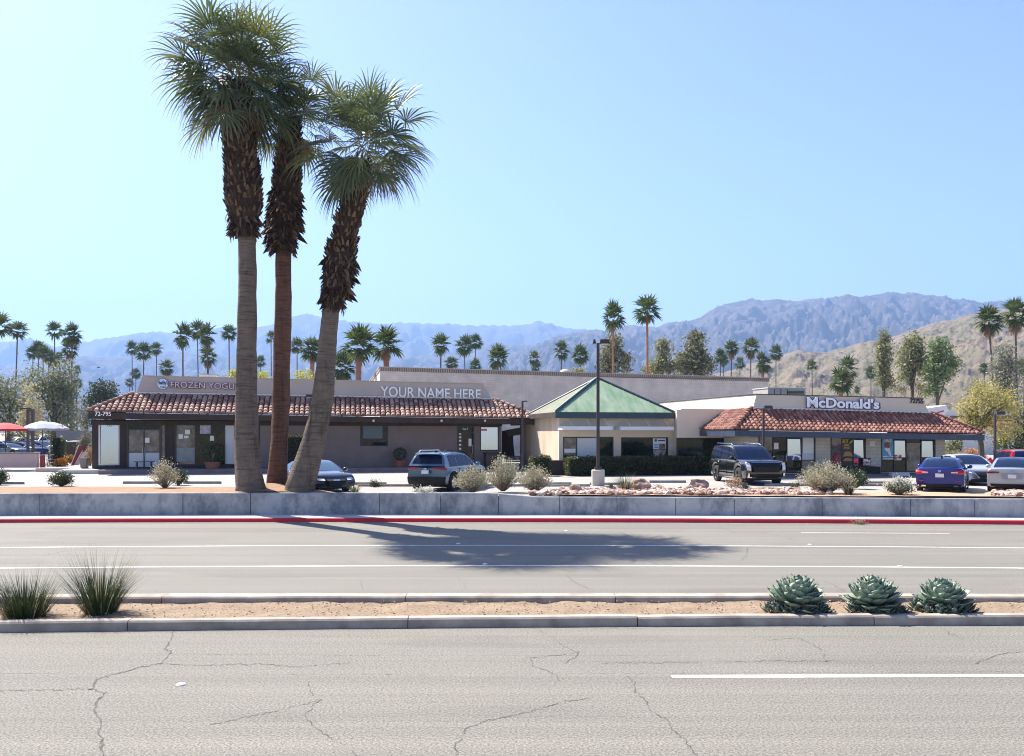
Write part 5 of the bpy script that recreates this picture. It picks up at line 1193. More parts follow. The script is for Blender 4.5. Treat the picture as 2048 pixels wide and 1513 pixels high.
# ---------------- grass tufts
def grass(label, px, py, d, wpx, hpx, seed, n=420, z=None, group=None, name='grass_clump', straw=.12, br=.16, mat_=None, bw_=.006):
    rng = random.Random(seed); p = Wd(px, py, d); p.z = LOT+.05 if z is None else z; w, h = wpx*d/F, hpx*d/F
    t = thing(name, label, 'grass', p, 0, group); g = MB(); s_ = MB()
    for i in range(n):
        az = rng.uniform(0, 6.283); u = rng.random()**.7; L = h*rng.uniform(.5,1.08)*(1-.12*u); o = Vector((math.cos(az), math.sin(az), 0))
        q = o*br*w*rng.random()**.6*.9; v = (o*(.10+.75*u)*rng.uniform(.7,1.2)+Vector((0,0,1))).normalized(); side = Vector((-o.y, o.x, 0)); vs = []; k = 6; dr = rng.uniform(.2,1.0)*u+.06
        for j in range(k+1):
            f = j/k; ww = bw_*(1-f*.92); tw = side*math.cos(f*1.2)+o*math.sin(f*1.2)*.3; vs += [p+q-tw*ww, p+q+tw*ww]
            q = q+v*(L/k); v = (v+Vector((0,0,-1))*dr*.24*f+o*.03).normalized()
            if q.z < .01: q.z = .01
        (s_ if rng.random() < straw else g).add(vs, [[2*j, 2*j+1, 2*j+3, 2*j+2] for j in range(k)])
    o = g.build('green_blades', mat_ or M_LGRASS, t); s_.build('dry_blades', M_LSTRAW, t); return t
M_LGRASS = island_mat('grass_blade', (.018,.032,.010), (.075,.10,.034), .5, .15, .4, (.035,.055,.018))
M_LSTRAW = island_mat('straw_blade', (.36,.29,.17), (.55,.47,.30), .7, .25, .3)
GG = 'ornamental grass clumps on the median'
grass('wide dark grass clump on the median cut by the left edge', 50, 1246, 15.4, 96, 108, 81, 760, .10, GG, straw=.08, br=.46, bw_=.008)
grass('tall upright spiky grass clump on the median, right of the wide one', 201, 1238, 15.7, 112, 140, 82, 640, .10, GG, straw=.07, br=.30, bw_=.008)
grass('small green grass tuft before the dark sedan bumper', 709, 987, 34.6, 36, 34, 83, 160, None, 'grass tufts along the wall', straw=.25, bw_=.010)
grass('spreading pale grass tuft left of the brown boulder', 1250, 979, 36.2, 70, 44, 84, 380, None, 'grass tufts along the wall', straw=.3, bw_=.010)
grass('dark based grass tuft right of the largest grey shrub', 1697, 993, 34.4, 44, 44, 85, 200, None, 'grass tufts along the wall', straw=.3, bw_=.010)
# ---------------- agaves
def agave_leaf(mb, base, az, el, L, Wd_, rng, spine):
    o = Vector((math.cos(az), math.sin(az), 0)); f = o*math.cos(el)+Vector((0,0,math.sin(el))); s = Vector((-o.y, o.x, 0)); u = s.cross(f) if s.cross(f).dot(o) < 0 else f.cross(s)
    vs = []; prof = ((0,.42),(.25,.72),(.5,.98),(.68,1.0),(.84,.74),(.95,.3),(1.0,.05)); q = Vector(base); pf = 0
    for k, (t, w) in enumerate(prof):
        q = q+f*(L*(t-pf)); pf = t; f = (f+Vector((0,0,1))*.15).normalized(); ww = w*Wd_*.5; cup = ww*.42
        up = s.cross(f); up = up if up.z > 0 or el > 1.2 else -up
        th = Wd_*.10*(1-t*.7)
        vs += [q-s*ww+up*cup, q-s*ww*.55+up*cup*.22, q, q+s*ww*.55+up*cup*.22, q+s*ww+up*cup, q-up*th]
    n = 6; fs = []
    for k in range(len(prof)-1):
        for j in range(4): fs.append([k*n+j, k*n+j+1, (k+1)*n+j+1, (k+1)*n+j])
        fs += [[k*n+4, k*n+5, (k+1)*n+5, (k+1)*n+4], [k*n+5, k*n, (k+1)*n, (k+1)*n+5]]
    mb.add(vs, fs); spine.tube([q-f*.004, q+f*.035], [.004,.0008], 4, False)
M_AGAVE = island_mat('agave_leaf', (.11,.165,.125), (.31,.365,.28), .5, 0, .4, (.19,.26,.195))
M_AGAVE2 = island_mat('agave_pup_leaf', (.06,.10,.085), (.14,.19,.155), .5, 0, .4)
M_LDRYA = island_mat('dry_agave_leaf', (.34,.27,.19), (.22,.17,.12), .9)
M_SPINE = mat('agave_spine', (.09,.05,.035), rough=.6)
def rosette(base, n, L, W_, rng, lo=-14, hi=84, stem=.30):
    mb = MB(); sp = MB()
    for i in range(n):
        t = i/n; az = i*2.39996+rng.uniform(-.12,.12); el = math.asin(max(-.99, min(.997, lerp(math.sin(rad(lo)), math.sin(rad(hi)), t**.9))))+rad(rng.uniform(-5,5)); r = L*.10*(1-t); z = stem*L*(.15+1.0*t)
        agave_leaf(mb, Vector(base)+Vector((math.cos(az)*r, math.sin(az)*r, z)), az, el, L*lerp(1.0,.76,t)*rng.uniform(.92,1.05), W_*lerp(1.0,.80,t), rng, sp)
    return mb, sp
def agave(label, px, py, d, L, n, pups, seed):
    rng = random.Random(seed); p = Wd(px, py, d); p.z = .10; t = thing('agave', label, 'agave', p, 0, 'blue agaves on the median')
    mb, sp = rosette(p+Vector((0,0,.06)), n, L, L*.56, rng, -14, 82, stem=.30); o = mb.build('rosette', M_AGAVE, t, smooth=True); sp.build('spines', M_SPINE, o); o.rotation_euler = (rng.uniform(.02,.14), rng.uniform(-.14,.14), 0)
    dl = MB(); ds = MB()
    for i in range(16):
        agave_leaf(dl, p+Vector((0,0,.12)), rng.uniform(0,6.28), rad(rng.uniform(-22,-8)), L*rng.uniform(.7,.95), L*.3, rng, ds)
    dl.build('dry_leaves', M_LDRYA, t)
    for dx, dy, l in pups:
        q = p+Vector((dx, dy, -.03)); mb, sp = rosette(q, 26, l, l*.40, rng, 0, 84, .5); o = mb.build('pup', M_AGAVE2, t, smooth=True); sp.build('spines', M_SPINE, o)
agave('large blue agave with many pups, leftmost of three on the median', 1590, 1222, 15.85, .57, 56, [(-.25,-.3,.2),(.28,-.33,.22),(-.35,-.18,.22),(-.12,-.36,.20),(.15,-.38,.20),(.38,-.22,.20),(.52,-.1,.15),(-.46,.02,.17),(.02,-.44,.16)], 91)
agave('blue agave with few pups, middle one of three on the median', 1747, 1222, 15.85, .56, 60, [(.1,-.40,.2),(.28,-.34,.18),(-.08,-.40,.15),(-.40,-.12,.20),(-.26,-.28,.17),(.44,-.22,.15)], 92)
agave('blue agave with one open pup in front, rightmost on the median', 1888, 1220, 15.85, .52, 50, [(-.24,-.36,.2),(.2,-.38,.18),(.4,-.1,.2),(.0,-.36,.27),(-.36,-.1,.22),(-.46,.08,.2),(-.42,-.28,.16),(.3,-.25,.18)], 93)
rng = random.Random(9); p = Wd(1490, 984, 36.3); p.z = LOT+.08; t = thing('agave', 'small grey agave among the rocks left of the black SUV', 'agave', p)
mb, sp = rosette(p, 30, .30, .09, rng, 5, 80, .4); o = mb.build('rosette', M_AGAVE2, t); sp.build('spines', M_SPINE, o)
p = Wd(1222, 984, 36.3); p.z = LOT+.08; t = thing('agave', 'tiny green agave left of the pale grass tuft by the lamp base', 'agave', p)
mb, sp = rosette(p, 26, .26, .07, rng, 5, 80, .4); o = mb.build('rosette', M_AGAVE2, t); sp.build('spines', M_SPINE, o)
# ================================================================ VEHICLES
R = random.Random(77)
def paint(name, c, rough=.28, metallic=.25):
    m, nt, b = base_mat(name, rough, metallic); b.inputs['Base Color'].default_value = c4(c)
    b.inputs['Coat Weight'].default_value = 1; b.inputs['Coat Roughness'].default_value = .04; MATS[name] = m; return m
M_TYRE = mat('tyre_rubber', (.018,.018,.018), rough=.85); M_RIM = mat('alloy_rim', (.55,.55,.56), rough=.25, metallic=.8); M_DRIM = mat('dark_alloy_rim', (.22,.22,.23), rough=.25, metallic=.9)
M_TRIM = mat('black_plastic_trim', (.012,.012,.013), rough=.6, spec=.25); M_CHROME = mat('chrome', (.75,.76,.78), rough=.08, metallic=1)
M_CGLASS = mat('car_glass', (.008,.016,.045), rough=.03, spec=.28); M_TAIL = mat('red_tail_lens', (.42,.008,.012), rough=.12); M_HEAD = mat('clear_headlamp', (.62,.66,.72), rough=.08, spec=.9)
M_PLATE = mat('white_plate', (.74,.74,.74), rough=.5); M_AMB = mat('smoked_tail_lens', (.10,.006,.012), rough=.12)
SPECS = {
 'sedan': dict(L=4.85, W=1.86, wx=1.40, wr=.335, zb=.20, top=[(-2.42,.97),(-2.3,1.03),(-1.7,1.03),(-.9,.97),(.9,.95),(1.25,.94),(1.9,.85),(2.25,.74),(2.42,.64)],
   gh=[(1.22,.90),(.80,1.13),(.40,1.32),(.05,1.41),(-.35,1.45),(-.8,1.43),(-1.2,1.36),(-1.6,1.20),(-2.0,1.00)], wb=.86, wrf=.60,
   fs=[(0,.10),(.25,0),(.5,.0),(.8,.06),(1,.20)], rs=[(0,.12),(.3,.0),(.55,.02),(.85,.03),(1,.12)], nw=3, nb=4, side=[(.78,.02),(-.02,-.86),(-.94,-1.45)]),
 'suv': dict(L=4.6, W=1.87, wx=1.35, wr=.36, zb=.24, top=[(-2.3,1.00),(-2.15,1.06),(-1,1.05),(1.0,1.05),(1.4,1.04),(2.0,.96),(2.2,.86),(2.3,.74)],
   gh=[(1.20,1.00),(.85,1.22),(.5,1.44),(.2,1.58),(-.2,1.655),(-.9,1.66),(-1.5,1.63),(-1.88,1.57),(-2.02,1.40),(-2.20,1.08)], wb=.87, wrf=.64,
   fs=[(0,.10),(.2,0),(.7,.02),(1,.14)], rs=[(0,.08),(.2,.0),(.5,.0),(.8,.05),(1,.08)], nw=4, nb=3, side=[(.78,.06),(.0,-.82),(-.90,-1.62)]),
 'big': dict(L=5.2, W=2.06, wx=1.50, wr=.41, zb=.27, top=[(-2.6,1.16),(-2.45,1.20),(1.0,1.20),(1.3,1.21),(2.1,1.17),(2.45,1.11),(2.6,1.0)],
   gh=[(1.22,1.16),(.95,1.38),(.65,1.62),(.35,1.80),(.0,1.875),(-1.0,1.89),(-2.0,1.87),(-2.32,1.80),(-2.45,1.5),(-2.54,1.22)], wb=.95, wrf=.78,
   fs=[(0,.10),(.2,.02),(.8,.0),(1,.10)], rs=[(0,.06),(.2,.0),(.8,.02),(1,.06)], nw=4, nb=3, side=[(.80,.08),(.0,-.92),(-1.0,-2.15)]),
}
def car(label, kind, body, px, d, head, ref='rear', cat='car', group='parked cars', rim=None, name='parked_car', z=LOT, glass=None, sc=1.0):
    S = SPECS[kind]; L, W = S['L'], S['W']; f = Vector((math.cos(head), math.sin(head), 0)); p = Wd(px, HY, d); p.z = z
    c = p+f*(L/2) if ref == 'rear' else (p-f*(L/2) if ref == 'front' else p)
    t = thing(name, label, cat, c, head, group); hl, hw = L/2, W/2; glass = glass or M_CGLASS
    wz = S['wr']; ra = S['wr']*1.20
    xs = sorted(set([-hl, -hl+.03, -hl+.08, hl-.08, hl-.03, hl]+[-hl+L*i/44 for i in range(1, 44)]+[s*S['wx']+ra*k for s in (-1,1) for k in (-1.0,-.96,-.85,-.7,-.5,-.25,0,.25,.5,.7,.85,.96,1.0)]))
    ring = [(0,0),(.80,0),(.955,.05),(.995,.30),(1.0,.55),(.985,.78),(.95,.92),(.86,1.0),(.45,1.025),(0,1.03)]
    def zbot(x): return S['zb']+.06*max(0, (abs(x)-(hl-.6))/.6)
    def plan(x): return hw*(1-.05*max(0, (abs(x)-(hl-.9))/.9)**2)
    def endx(x, y, zf):
        s = max(0, (abs(x)-(hl-.55))/.55)**2; sb = interp(zf, S['fs'] if x > 0 else S['rs']); return x-math.copysign(1, x)*s*(sb+.20*min(1, abs(y)/hw)**3)
    vs = []; fs = []; n = 0
    for x in xs:
        zt = interp(x, S['top']); zb = zbot(x); arch = zb
        for s in (-1, 1):
            dx = x-s*S['wx']
            if abs(dx) < ra: arch = max(zb, wz+math.sqrt(max(0, ra*ra-dx*dx)))
        rr = []
        for yf, zf in ring: rr.append((yf, zf))
        full = [(y, z_) for y, z_ in rr]+[(-y, z_) for y, z_ in reversed(rr[1:-1])]
        n = len(full)
        for yf, zf in full:
            zz = arch+(zt-arch)*zf if zf < .6 and arch > zb else zb+(zt-zb)*zf
            zz = max(zz, arch); y = yf*plan(x); vs.append((endx(x, y, zf), y, zz))
    for i in range(len(xs)-1):
        for j in range(n): fs.append([i*n+j, i*n+(j+1) % n, (i+1)*n+(j+1) % n, (i+1)*n+j])
    fs += [list(range(n)), [(len(xs)-1)*n+j for j in range(n)][::-1]]
    mb = MB(); mb.add(vs, fs)
    # cabin
    gh = S['gh']; belt = min(gh[0][1], gh[-1][1])-.03; ztop = max(z_ for _, z_ in gh)
    def hw_at(z_): k = max(0, min(1, (z_-belt)/(ztop-belt))); return lerp(S['wb'], S['wrf'], k**1.25)
    gp = []
    for (x0, z0), (x1, z1) in zip(gh, gh[1:]):
        for q in range(3): gp.append((lerp(x0,x1,q/3), lerp(z0,z1,q/3)))
    gp.append(gh[-1]); NV = 8
    def gpt(u, v, off=0.0):
        i = min(len(gp)-2, int(u)); k = u-i; x = lerp(gp[i][0], gp[i+1][0], k); z_ = lerp(gp[i][1], gp[i+1][1], k)
        a, b = gp[max(0, i-1)], gp[min(len(gp)-1, i+2)]; tx, tz = b[0]-a[0], b[1]-a[1]; l = math.hypot(tx, tz); nx, nz = -tz/l, tx/l
        if nz < 0 and abs(tx) > .2: nx, nz = -nx, -nz
        if a[0] > b[0]: nx, nz = tz/l*1.0, -tx/l
        slope = abs(tz)/l; y = v*hw_at(z_); k2 = v*v
        return (x+(-.10*k2*slope*(1 if u < len(gp)/2 else -1))+nx*off, y, z_-.045*k2*(1-slope)+nz*off)
    gm = MB(); vv = [gpt(i, -1+2*j/NV) for i in range(len(gp)) for j in range(NV+1)]; w = NV+1
    gm.add(vv, [[i*w+j, i*w+j+1, (i+1)*w+j+1, (i+1)*w+j] for i in range(len(gp)-1) for j in range(NV)])
    for s in (0, NV):
        up = [gpt(i, -1+2*s/NV) for i in range(len(gp))]; sg = -1 if s == 0 else 1; low = [(q[0], sg*S['wb'], belt) for q in up]; k = 5; ll = []
        for a, b in zip(up, low):
            for j in range(k+1):
                z_ = lerp(a[2], b[2], j/k); ll.append((a[0], sg*hw_at(z_) if j else a[1], z_))
        gm.add(ll, [[i*(k+1)+j, i*(k+1)+j+1, (i+1)*(k+1)+j+1, (i+1)*(k+1)+j] for i in range(len(up)-1) for j in range(k)])
    mb.add(gm.v, gm.f)
    bo = mb.build('body', body, t, smooth=True, world=False)
    try:
        bo.data.set_sharp_from_angle(angle=rad(38))
    except Exception: pass
    def gpatch(name, u0, u1, vm, m, off=.008):
        g = MB(); a = [gpt(lerp(u0,u1,i/8), lerp(-vm,vm,j/8), off) for i in range(9) for j in range(9)]
        g.add(a, [[i*9+j, i*9+j+1, (i+1)*9+j+1, (i+1)*9+j] for i in range(8) for j in range(8)]); return g.build(name, m, t, smooth=True, world=False)
    nw = S['nw']*3; gpatch('windscreen', .9, nw-1.0, .88, glass); gpatch('rear_window', len(gp)-1-S['nb']*2.6, len(gp)-1.9, .86, glass)
    roofz = lambda x: interp(-x, [(-a, b) for a, b in gh])
    for sg in (-1, 1):
        for x1, x0 in S['side']:
            g = MB(); N = 8; vs2 = []
            for i in range(N+1):
                x = lerp(x0, x1, i/N); zt = min(roofz(x)-.10, ztop-.12); zt = max(zt, belt+.10)
                for j in range(5):
                    z_ = lerp(belt+.085, zt, j/4); vs2.append((x, sg*(hw_at(z_)+.010), z_))
            g.add(vs2, [[i*5+j, i*5+j+1, (i+1)*5+j+1, (i+1)*5+j] for i in range(N) for j in range(4)]); g.build('side_window', glass, t, smooth=True, world=False)
    def patch(name, end, cr, m, off=.012, parent=None, nx=8):
        """cr: four (y, z) corners on the nose (end=1) or tail (end=-1)"""
        g = MB(); a = []; zt, zb = interp(end*hl, S['top']), zbot(end*hl)
        for i in range(nx+1):
            for j in range(5):
                u, v = i/nx, j/4; y = lerp(lerp(cr[0][0],cr[1][0],u), lerp(cr[3][0],cr[2][0],u), v); z_ = lerp(lerp(cr[0][1],cr[1][1],u), lerp(cr[3][1],cr[2][1],u), v)
                x = endx(end*hl, y, (z_-zb)/(zt-zb)) if z_ <= zt else endx(end*hl, y, 1)-end*(z_-zt)*.35
                a.append((x+end*off, y, z_))
        k = len(a); b = [(q[0]-end*(off+.03), q[1], q[2]) for q in a]; w_ = 5
        fs_ = [[i*w_+j, i*w_+j+1, (i+1)*w_+j+1, (i+1)*w_+j] for i in range(nx) for j in range(4)]
        edge = [i*w_ for i in range(nx+1)]+[nx*w_+j for j in range(1,5)]+[i*w_+4 for i in range(nx-1,-1,-1)]+[j for j in range(3,0,-1)]
        fs_ += [[e0, e1, e1+k, e0+k] for e0, e1 in zip(edge, edge[1:]+edge[:1])]
        g.add(a+b, fs_); return g.build(name, m, parent or t, world=False)
    def sym(name, end, cr, m, off=.012):
        patch(name, end, cr, m, off); patch(name, end, [(-y, z_) for y, z_ in cr], m, off)
    def wheel(x, y, side):
        r = S['wr']; g = MB(); pr = [(r*.62,-.11),(r*.9,-.115),(r*.98,-.10),(r,-.07),(r,.07),(r*.98,.10),(r*.9,.115),(r*.62,.11)]
        n_ = 28; vs3 = []
        for a_, yy in pr:
            for j in range(n_): q = 2*math.pi*j/n_; vs3.append((x+a_*math.cos(q), y+yy, r+a_*math.sin(q)))
        g.add(vs3, [[i*n_+j, i*n_+(j+1) % n_, (i+1)*n_+(j+1) % n_, (i+1)*n_+j] for i in range(len(pr)-1) for j in range(n_)]); o = g.build('wheel', M_TYRE, t, smooth=True, world=False)
        h = MB(); yo = y+side*.085; h.prism([(x+r*.63*math.cos(2*math.pi*j/24), y+side*.03, r+r*.63*math.sin(2*math.pi*j/24)) for j in range(24)], (0,side*.01,0))
        for k in range(5):
            q = 2*math.pi*k/5+.3; e = Vector((math.cos(q), 0, math.sin(q))); s_ = Vector((-math.sin(q), 0, math.cos(q))); cc = Vector((x, yo-side*.045, r))
            h.prism([cc+e*.04-s_*.035, cc+e*r*.64-s_*.05, cc+e*r*.64+s_*.05, cc+e*.04+s_*.035], (0, side*.03, 0))
        rg = []
        for a_, dy in ((r*.66,.02),(r*.66,.055),(r*.58,.055),(r*.56,.0)):
            rg.append((a_, dy))
        vs3 = []
        for a_, dy in rg:
            for j in range(24): q = 2*math.pi*j/24; vs3.append((x+a_*math.cos(q), y+side*(.05+dy), r+a_*math.sin(q)))
        h.add(vs3, [[i*24+j, i*24+(j+1) % 24, (i+1)*24+(j+1) % 24, (i+1)*24+j] for i in range(3) for j in range(24)]); h.build('rim', rim or M_RIM, o, world=False)
    for sx in (-1, 1):
        for sy in (-1, 1): wheel(sx*S['wx'], sy*(hw-.125), sy)
    ub = MB(); ub.box(-hl+.35, hl-.35, -hw+.28, hw-.28, S['zb']-.04, S['zb']+.25); ub.build('underbody', M_TRIM, t, world=False)
    for sy in (-1, 1):
        g = MB(); x = gh[0][0]-.28; g.lathe((x, sy*(hw+.06), gh[0][1]+.02), [(.05,0),(.10,.02),(.11,.08),(.09,.14),(.04,.16)], 10)
        g.tube([(x, sy*(S['wb']-.04), gh[0][1]+.02), (x, sy*(hw+.04), gh[0][1]+.05)], .028, 6); g.build('mirror', body if kind != 'big' else M_TRIM, t, smooth=True, world=False)
        for xh in (.10, -.78):
            g = MB(); zz = interp(xh, S['top'])-.13; g.box(xh-.1, xh+.1, sy*(hw*.985)-.012, sy*(hw*.985)+.022, zz, zz+.03); g.build('door_handle', M_CHROME, t, world=False)
        sk = MB(); sk.box(-S['wx']+ra+.02, S['wx']-ra-.02, sy*hw*.93-.03, sy*hw*.985, S['zb']-.02, S['zb']+.10); sk.build('sill', M_TRIM if kind != 'sedan' else body, t, world=False)
        for xd in (S['side'][0][1]-.02, S['side'][1][1]-.02):       # door shut lines
            g = MB(); g.box(xd-.005, xd+.005, sy*hw*.99-.015, sy*hw+.004, S['zb']+.12, interp(xd, S['top'])-.06); g.build('door_gap', M_TRIM, t, world=False)
    t['_'] = 0; del t['_']
    return t, patch, sym, S
def plate(patch, end, z_, w=.16):
    o = patch('number_plate', end, [(-w,z_),(w,z_),(w,z_+.15),(-w,z_+.15)], M_PLATE, .022)
    return o
UP = math.pi/2
# teal SUV, seen from behind
t, P, Y, S = car('teal compact SUV with roof rails parked facing the taupe shop', 'suv', paint('teal_grey_paint', (.06,.135,.20)), 849, 36.6, UP-rad(22), 'rear', 'car', rim=M_RIM)
P('bumper', -1, [(-.86,.30),(.86,.30),(.90,.62),(-.90,.62)], M_TRIM, .03); Y('tail_light', -1, [(.36,.98),(.90,.92),(.90,1.03),(.36,1.03)], M_TAIL); P('light_bar', -1, [(-.36,1.0),(.36,1.0),(.36,1.03),(-.36,1.03)], M_TRIM)
plate(P, -1, .76); P('emblem', -1, [(-.07,.94),(.07,.94),(.07,.99),(-.07,.99)], M_CHROME, .02)
for sy in (-1, 1):
    MB().tube([(.35,sy*.60,1.63),(.2,sy*.60,1.70),(-1.5,sy*.60,1.72),(-1.65,sy*.60,1.66)], .024, 6).build('roof_rail', M_TRIM if sy < 0 else M_LEDGE, t, world=False)
MB().prism([(-1.86,-.55,1.60),(-2.10,-.55,1.57),(-2.10,.55,1.57),(-1.86,.55,1.60)], (0,0,.035)).build('spoiler', MATS['teal_grey_paint'], t, world=False)
MB().prism([(-1.1,-.03,1.65),(-1.3,-.03,1.65),(-1.3,-.03,1.72)], (0,.06,0)).build('antenna_fin', M_TRIM, t, world=False)
for x0, s in ((-1.35,1),(1.35,1)):
    for sy in (-1,1):
        pts = [(x0+.45*math.cos(a), sy*.93, .36+.45*math.sin(a)) for a in [math.pi*i/12 for i in range(13)]]; MB().tube(pts, .045, 5).build('wheel_arch_trim', M_TRIM, t, world=False)
# black full size SUV, facing the street
t, P, Y, S = car('black full size SUV facing the street in front of the restaurant', 'big', paint('black_paint', (.006,.006,.008), .2, 0), 1535, 40.9, -UP+rad(7), 'front', 'car', rim=M_DRIM)
P('grille', 1, [(-.62,.62),(.62,.62),(.70,1.06),(-.70,1.06)], M_TRIM, .02); Y('headlight', 1, [(.76,.70),(.93,.72),(.97,1.07),(.80,1.07)], M_HEAD, .02); Y('fog_lamp', 1, [(.80,.36),(.90,.36),(.90,.58),(.84,.58)], M_CHROME, .02)
P('bumper', 1, [(-.75,.34),(.75,.34),(.75,.52),(-.75,.52)], M_TRIM, .02); Y('bumper_trim', 1, [(.52,.36),(.80,.36),(.80,.40),(.52,.40)], M_CHROME, .03)
P('hood_trim', 1, [(-.70,1.07),(.70,1.07),(.70,1.09),(-.70,1.09)], M_CHROME, .015)
for sy in (-1, 1):
    MB().tube([(.1,sy*.72,1.86),(-.1,sy*.72,1.93),(-2.0,sy*.72,1.93),(-2.15,sy*.72,1.87)], .026, 6).build('roof_rail', M_CHROME, t, world=False)
    MB().box(-1.0, 1.0, sy*1.02-.03, sy*1.02+.03, .50, .56).build('side_trim', M_CHROME, t, world=False)
    MB().box(-1.05, 1.05, sy*1.0-.06, sy*1.0+.10, .30, .36).build('running_board', M_CHROME, t, world=False)
# dark sedan behind the leaning palm
t, P, Y, S = car('dark grey sedan with sky reflection painted on its windscreen, half hidden behind the leaning palm', 'sedan', paint('graphite_paint', (.045,.047,.055), .25, .3), 676, 35.9, -UP+rad(34), 'front', 'car', glass=mat('sky_reflection_glass', (.06,.11,.17), rough=.03, spec=1.0))  # the sky's blue reflection is put into this car's glass colour
P('grille', 1, [(-.36,.34),(.36,.34),(.42,.62),(-.42,.62)], M_TRIM, .012); Y('headlight', 1, [(.50,.56),(.86,.60),(.86,.69),(.50,.66)], M_HEAD); Y('air_intake', 1, [(.52,.30),(.82,.30),(.82,.46),(.60,.46)], M_TRIM)
P('emblem', 1, [(-.14,.55),(.14,.55),(.14,.60),(-.14,.60)], M_CHROME, .02)
t.scale = (.98,.98,.92)
# blue sedan, seen from behind
t, P, Y, S = car('deep blue sedan with white plate parked nearest the wall at right', 'sedan', paint('deep_blue_paint', (.004,.014,.20), .25, .4), 1879, 35.7, UP-rad(29.5), 'rear', 'car')
Y('tail_light', -1, [(.44,.80),(.90,.78),(.90,.95),(.44,.88)], M_TAIL); Y('tail_light_lens', -1, [(.42,.84),(.66,.84),(.66,.87),(.42,.87)], M_HEAD, .025); plate(P, -1, .66); P('emblem', -1, [(-.06,.87),(.06,.87),(.06,.95),(-.06,.95)], M_CHROME, .02)
P('bumper', -1, [(-.74,.26),(.74,.26),(.80,.37),(-.80,.37)], M_TRIM, .012); Y('reflector', -1, [(.60,.50),(.78,.50),(.78,.525),(.60,.525)], M_TAIL); Y('exhaust', -1, [(.52,.27),(.68,.27),(.68,.33),(.52,.33)], M_CHROME, .03)
MB().prism([(-.75,-.03,1.42),(-.95,-.03,1.40),(-.95,-.03,1.50)], (0,.06,0)).build('antenna_fin', M_TRIM, t, world=False)
# silver grey sedan, seen from behind
t, P, Y, S = car('silver sedan seen from behind at the right edge by the rocks', 'sedan', paint('silver_blue_paint', (.42,.46,.52), .25, .4), 2024, 35.6, UP-rad(31), 'rear', 'car')
Y('tail_light', -1, [(.46,.82),(.90,.80),(.90,.92),(.46,.88)], M_AMB); plate(P, -1, .62, .15); P('emblem', -1, [(-.08,.88),(.08,.88),(.08,.94),(-.08,.94)], M_CHROME, .02); P('bumper', -1, [(-.74,.26),(.74,.26),(.80,.38),(-.80,.38)], M_TRIM, .012)
P('plate_recess', -1, [(-.34,.58),(.34,.58),(.40,.80),(-.40,.80)], mat('silver_recess', (.26,.29,.33), rough=.4), .008)
# white silver sedan facing the street
t, P, Y, S = car('pale silver sedan facing the street between the blue and silver sedans', 'sedan', paint('pale_silver_paint', (.55,.56,.57), .25, .3), 1972, 40.6, -UP-rad(7), 'front', 'car')
P('grille', 1, [(-.30,.36),(.30,.36),(.48,.66),(-.48,.66)], M_TRIM, .012); Y('headlight', 1, [(.52,.58),(.86,.66),(.84,.76),(.60,.66)], M_HEAD, .02); P('lower_grille', 1, [(-.6,.24),(.6,.24),(.6,.32),(-.6,.32)], M_TRIM)
g = [(-.34,.38),(-.28,.38),(-.46,.66),(-.52,.66)]; Y('grille_trim', 1, [(-a,b) for a, b in g], M_CHROME, .02)
# red SUV
t, P, Y, S = car('bright red SUV behind the silver sedan at the right edge', 'suv', paint('red_paint', (.42,.012,.028), .22, .15), 2063, 42.2, UP-rad(14), 'rear', 'car')
Y('tail_light', -1, [(.66,.90),(.90,.88),(.90,1.08),(.70,1.08)], M_TAIL); plate(P, -1, .76); P('bumper', -1, [(-.8,.3),(.8,.3),(.84,.48),(-.84,.48)], M_TRIM, .02)
MB().prism([(-1.2,-.03,1.65),(-1.45,-.03,1.64),(-1.45,-.03,1.74)], (0,.06,0)).build('antenna_fin', MATS['red_paint'], t, world=False)
# cars beyond the patio at far left
LG = 'cars parked beyond the patio'
for lab, kind, pname, col, px, d, hd in (
   ('dark teal sedan nearest behind the pink patio wall', 'sedan', 'dark_teal_paint', (.03,.06,.07), 18, 88, -.30),
   ('navy sedan second in the row behind the pink patio wall', 'sedan', 'navy_paint', (.02,.03,.09), 52, 95, -.30),
   ('violet blue sedan third in the row behind the patio chairs', 'sedan', 'violet_blue_paint', (.06,.07,.22), 84, 101, -.30),
   ('pale blue sedan at the back of the row behind the patio', 'sedan', 'pale_blue_paint', (.35,.47,.55), 62, 112, -.30),
   ('charcoal sedan fourth in the row seen between the umbrella poles', 'sedan', 'charcoal_paint', (.05,.05,.055), 36, 106, -.30),
   ('light grey sedan beyond the charcoal one at far left', 'sedan', 'light_grey_paint', (.42,.43,.45), 8, 116, -.30),
   ('white SUV with dark windows below the red umbrella', 'suv', 'white_paint', (.74,.74,.73), 28, 132, -UP-.1),
   ('white high roofed SUV below the grey umbrellas', 'big', 'white_paint_two', (.72,.73,.74), 75, 138, -UP-.1),
   ('pale green white sedan nosing out beside the grey block wall', 'sedan', 'pale_green_paint', (.55,.62,.56), 140, 97, -.25)):
    car(lab, kind, paint(pname, col), px, d, hd, 'mid', 'car', LG)
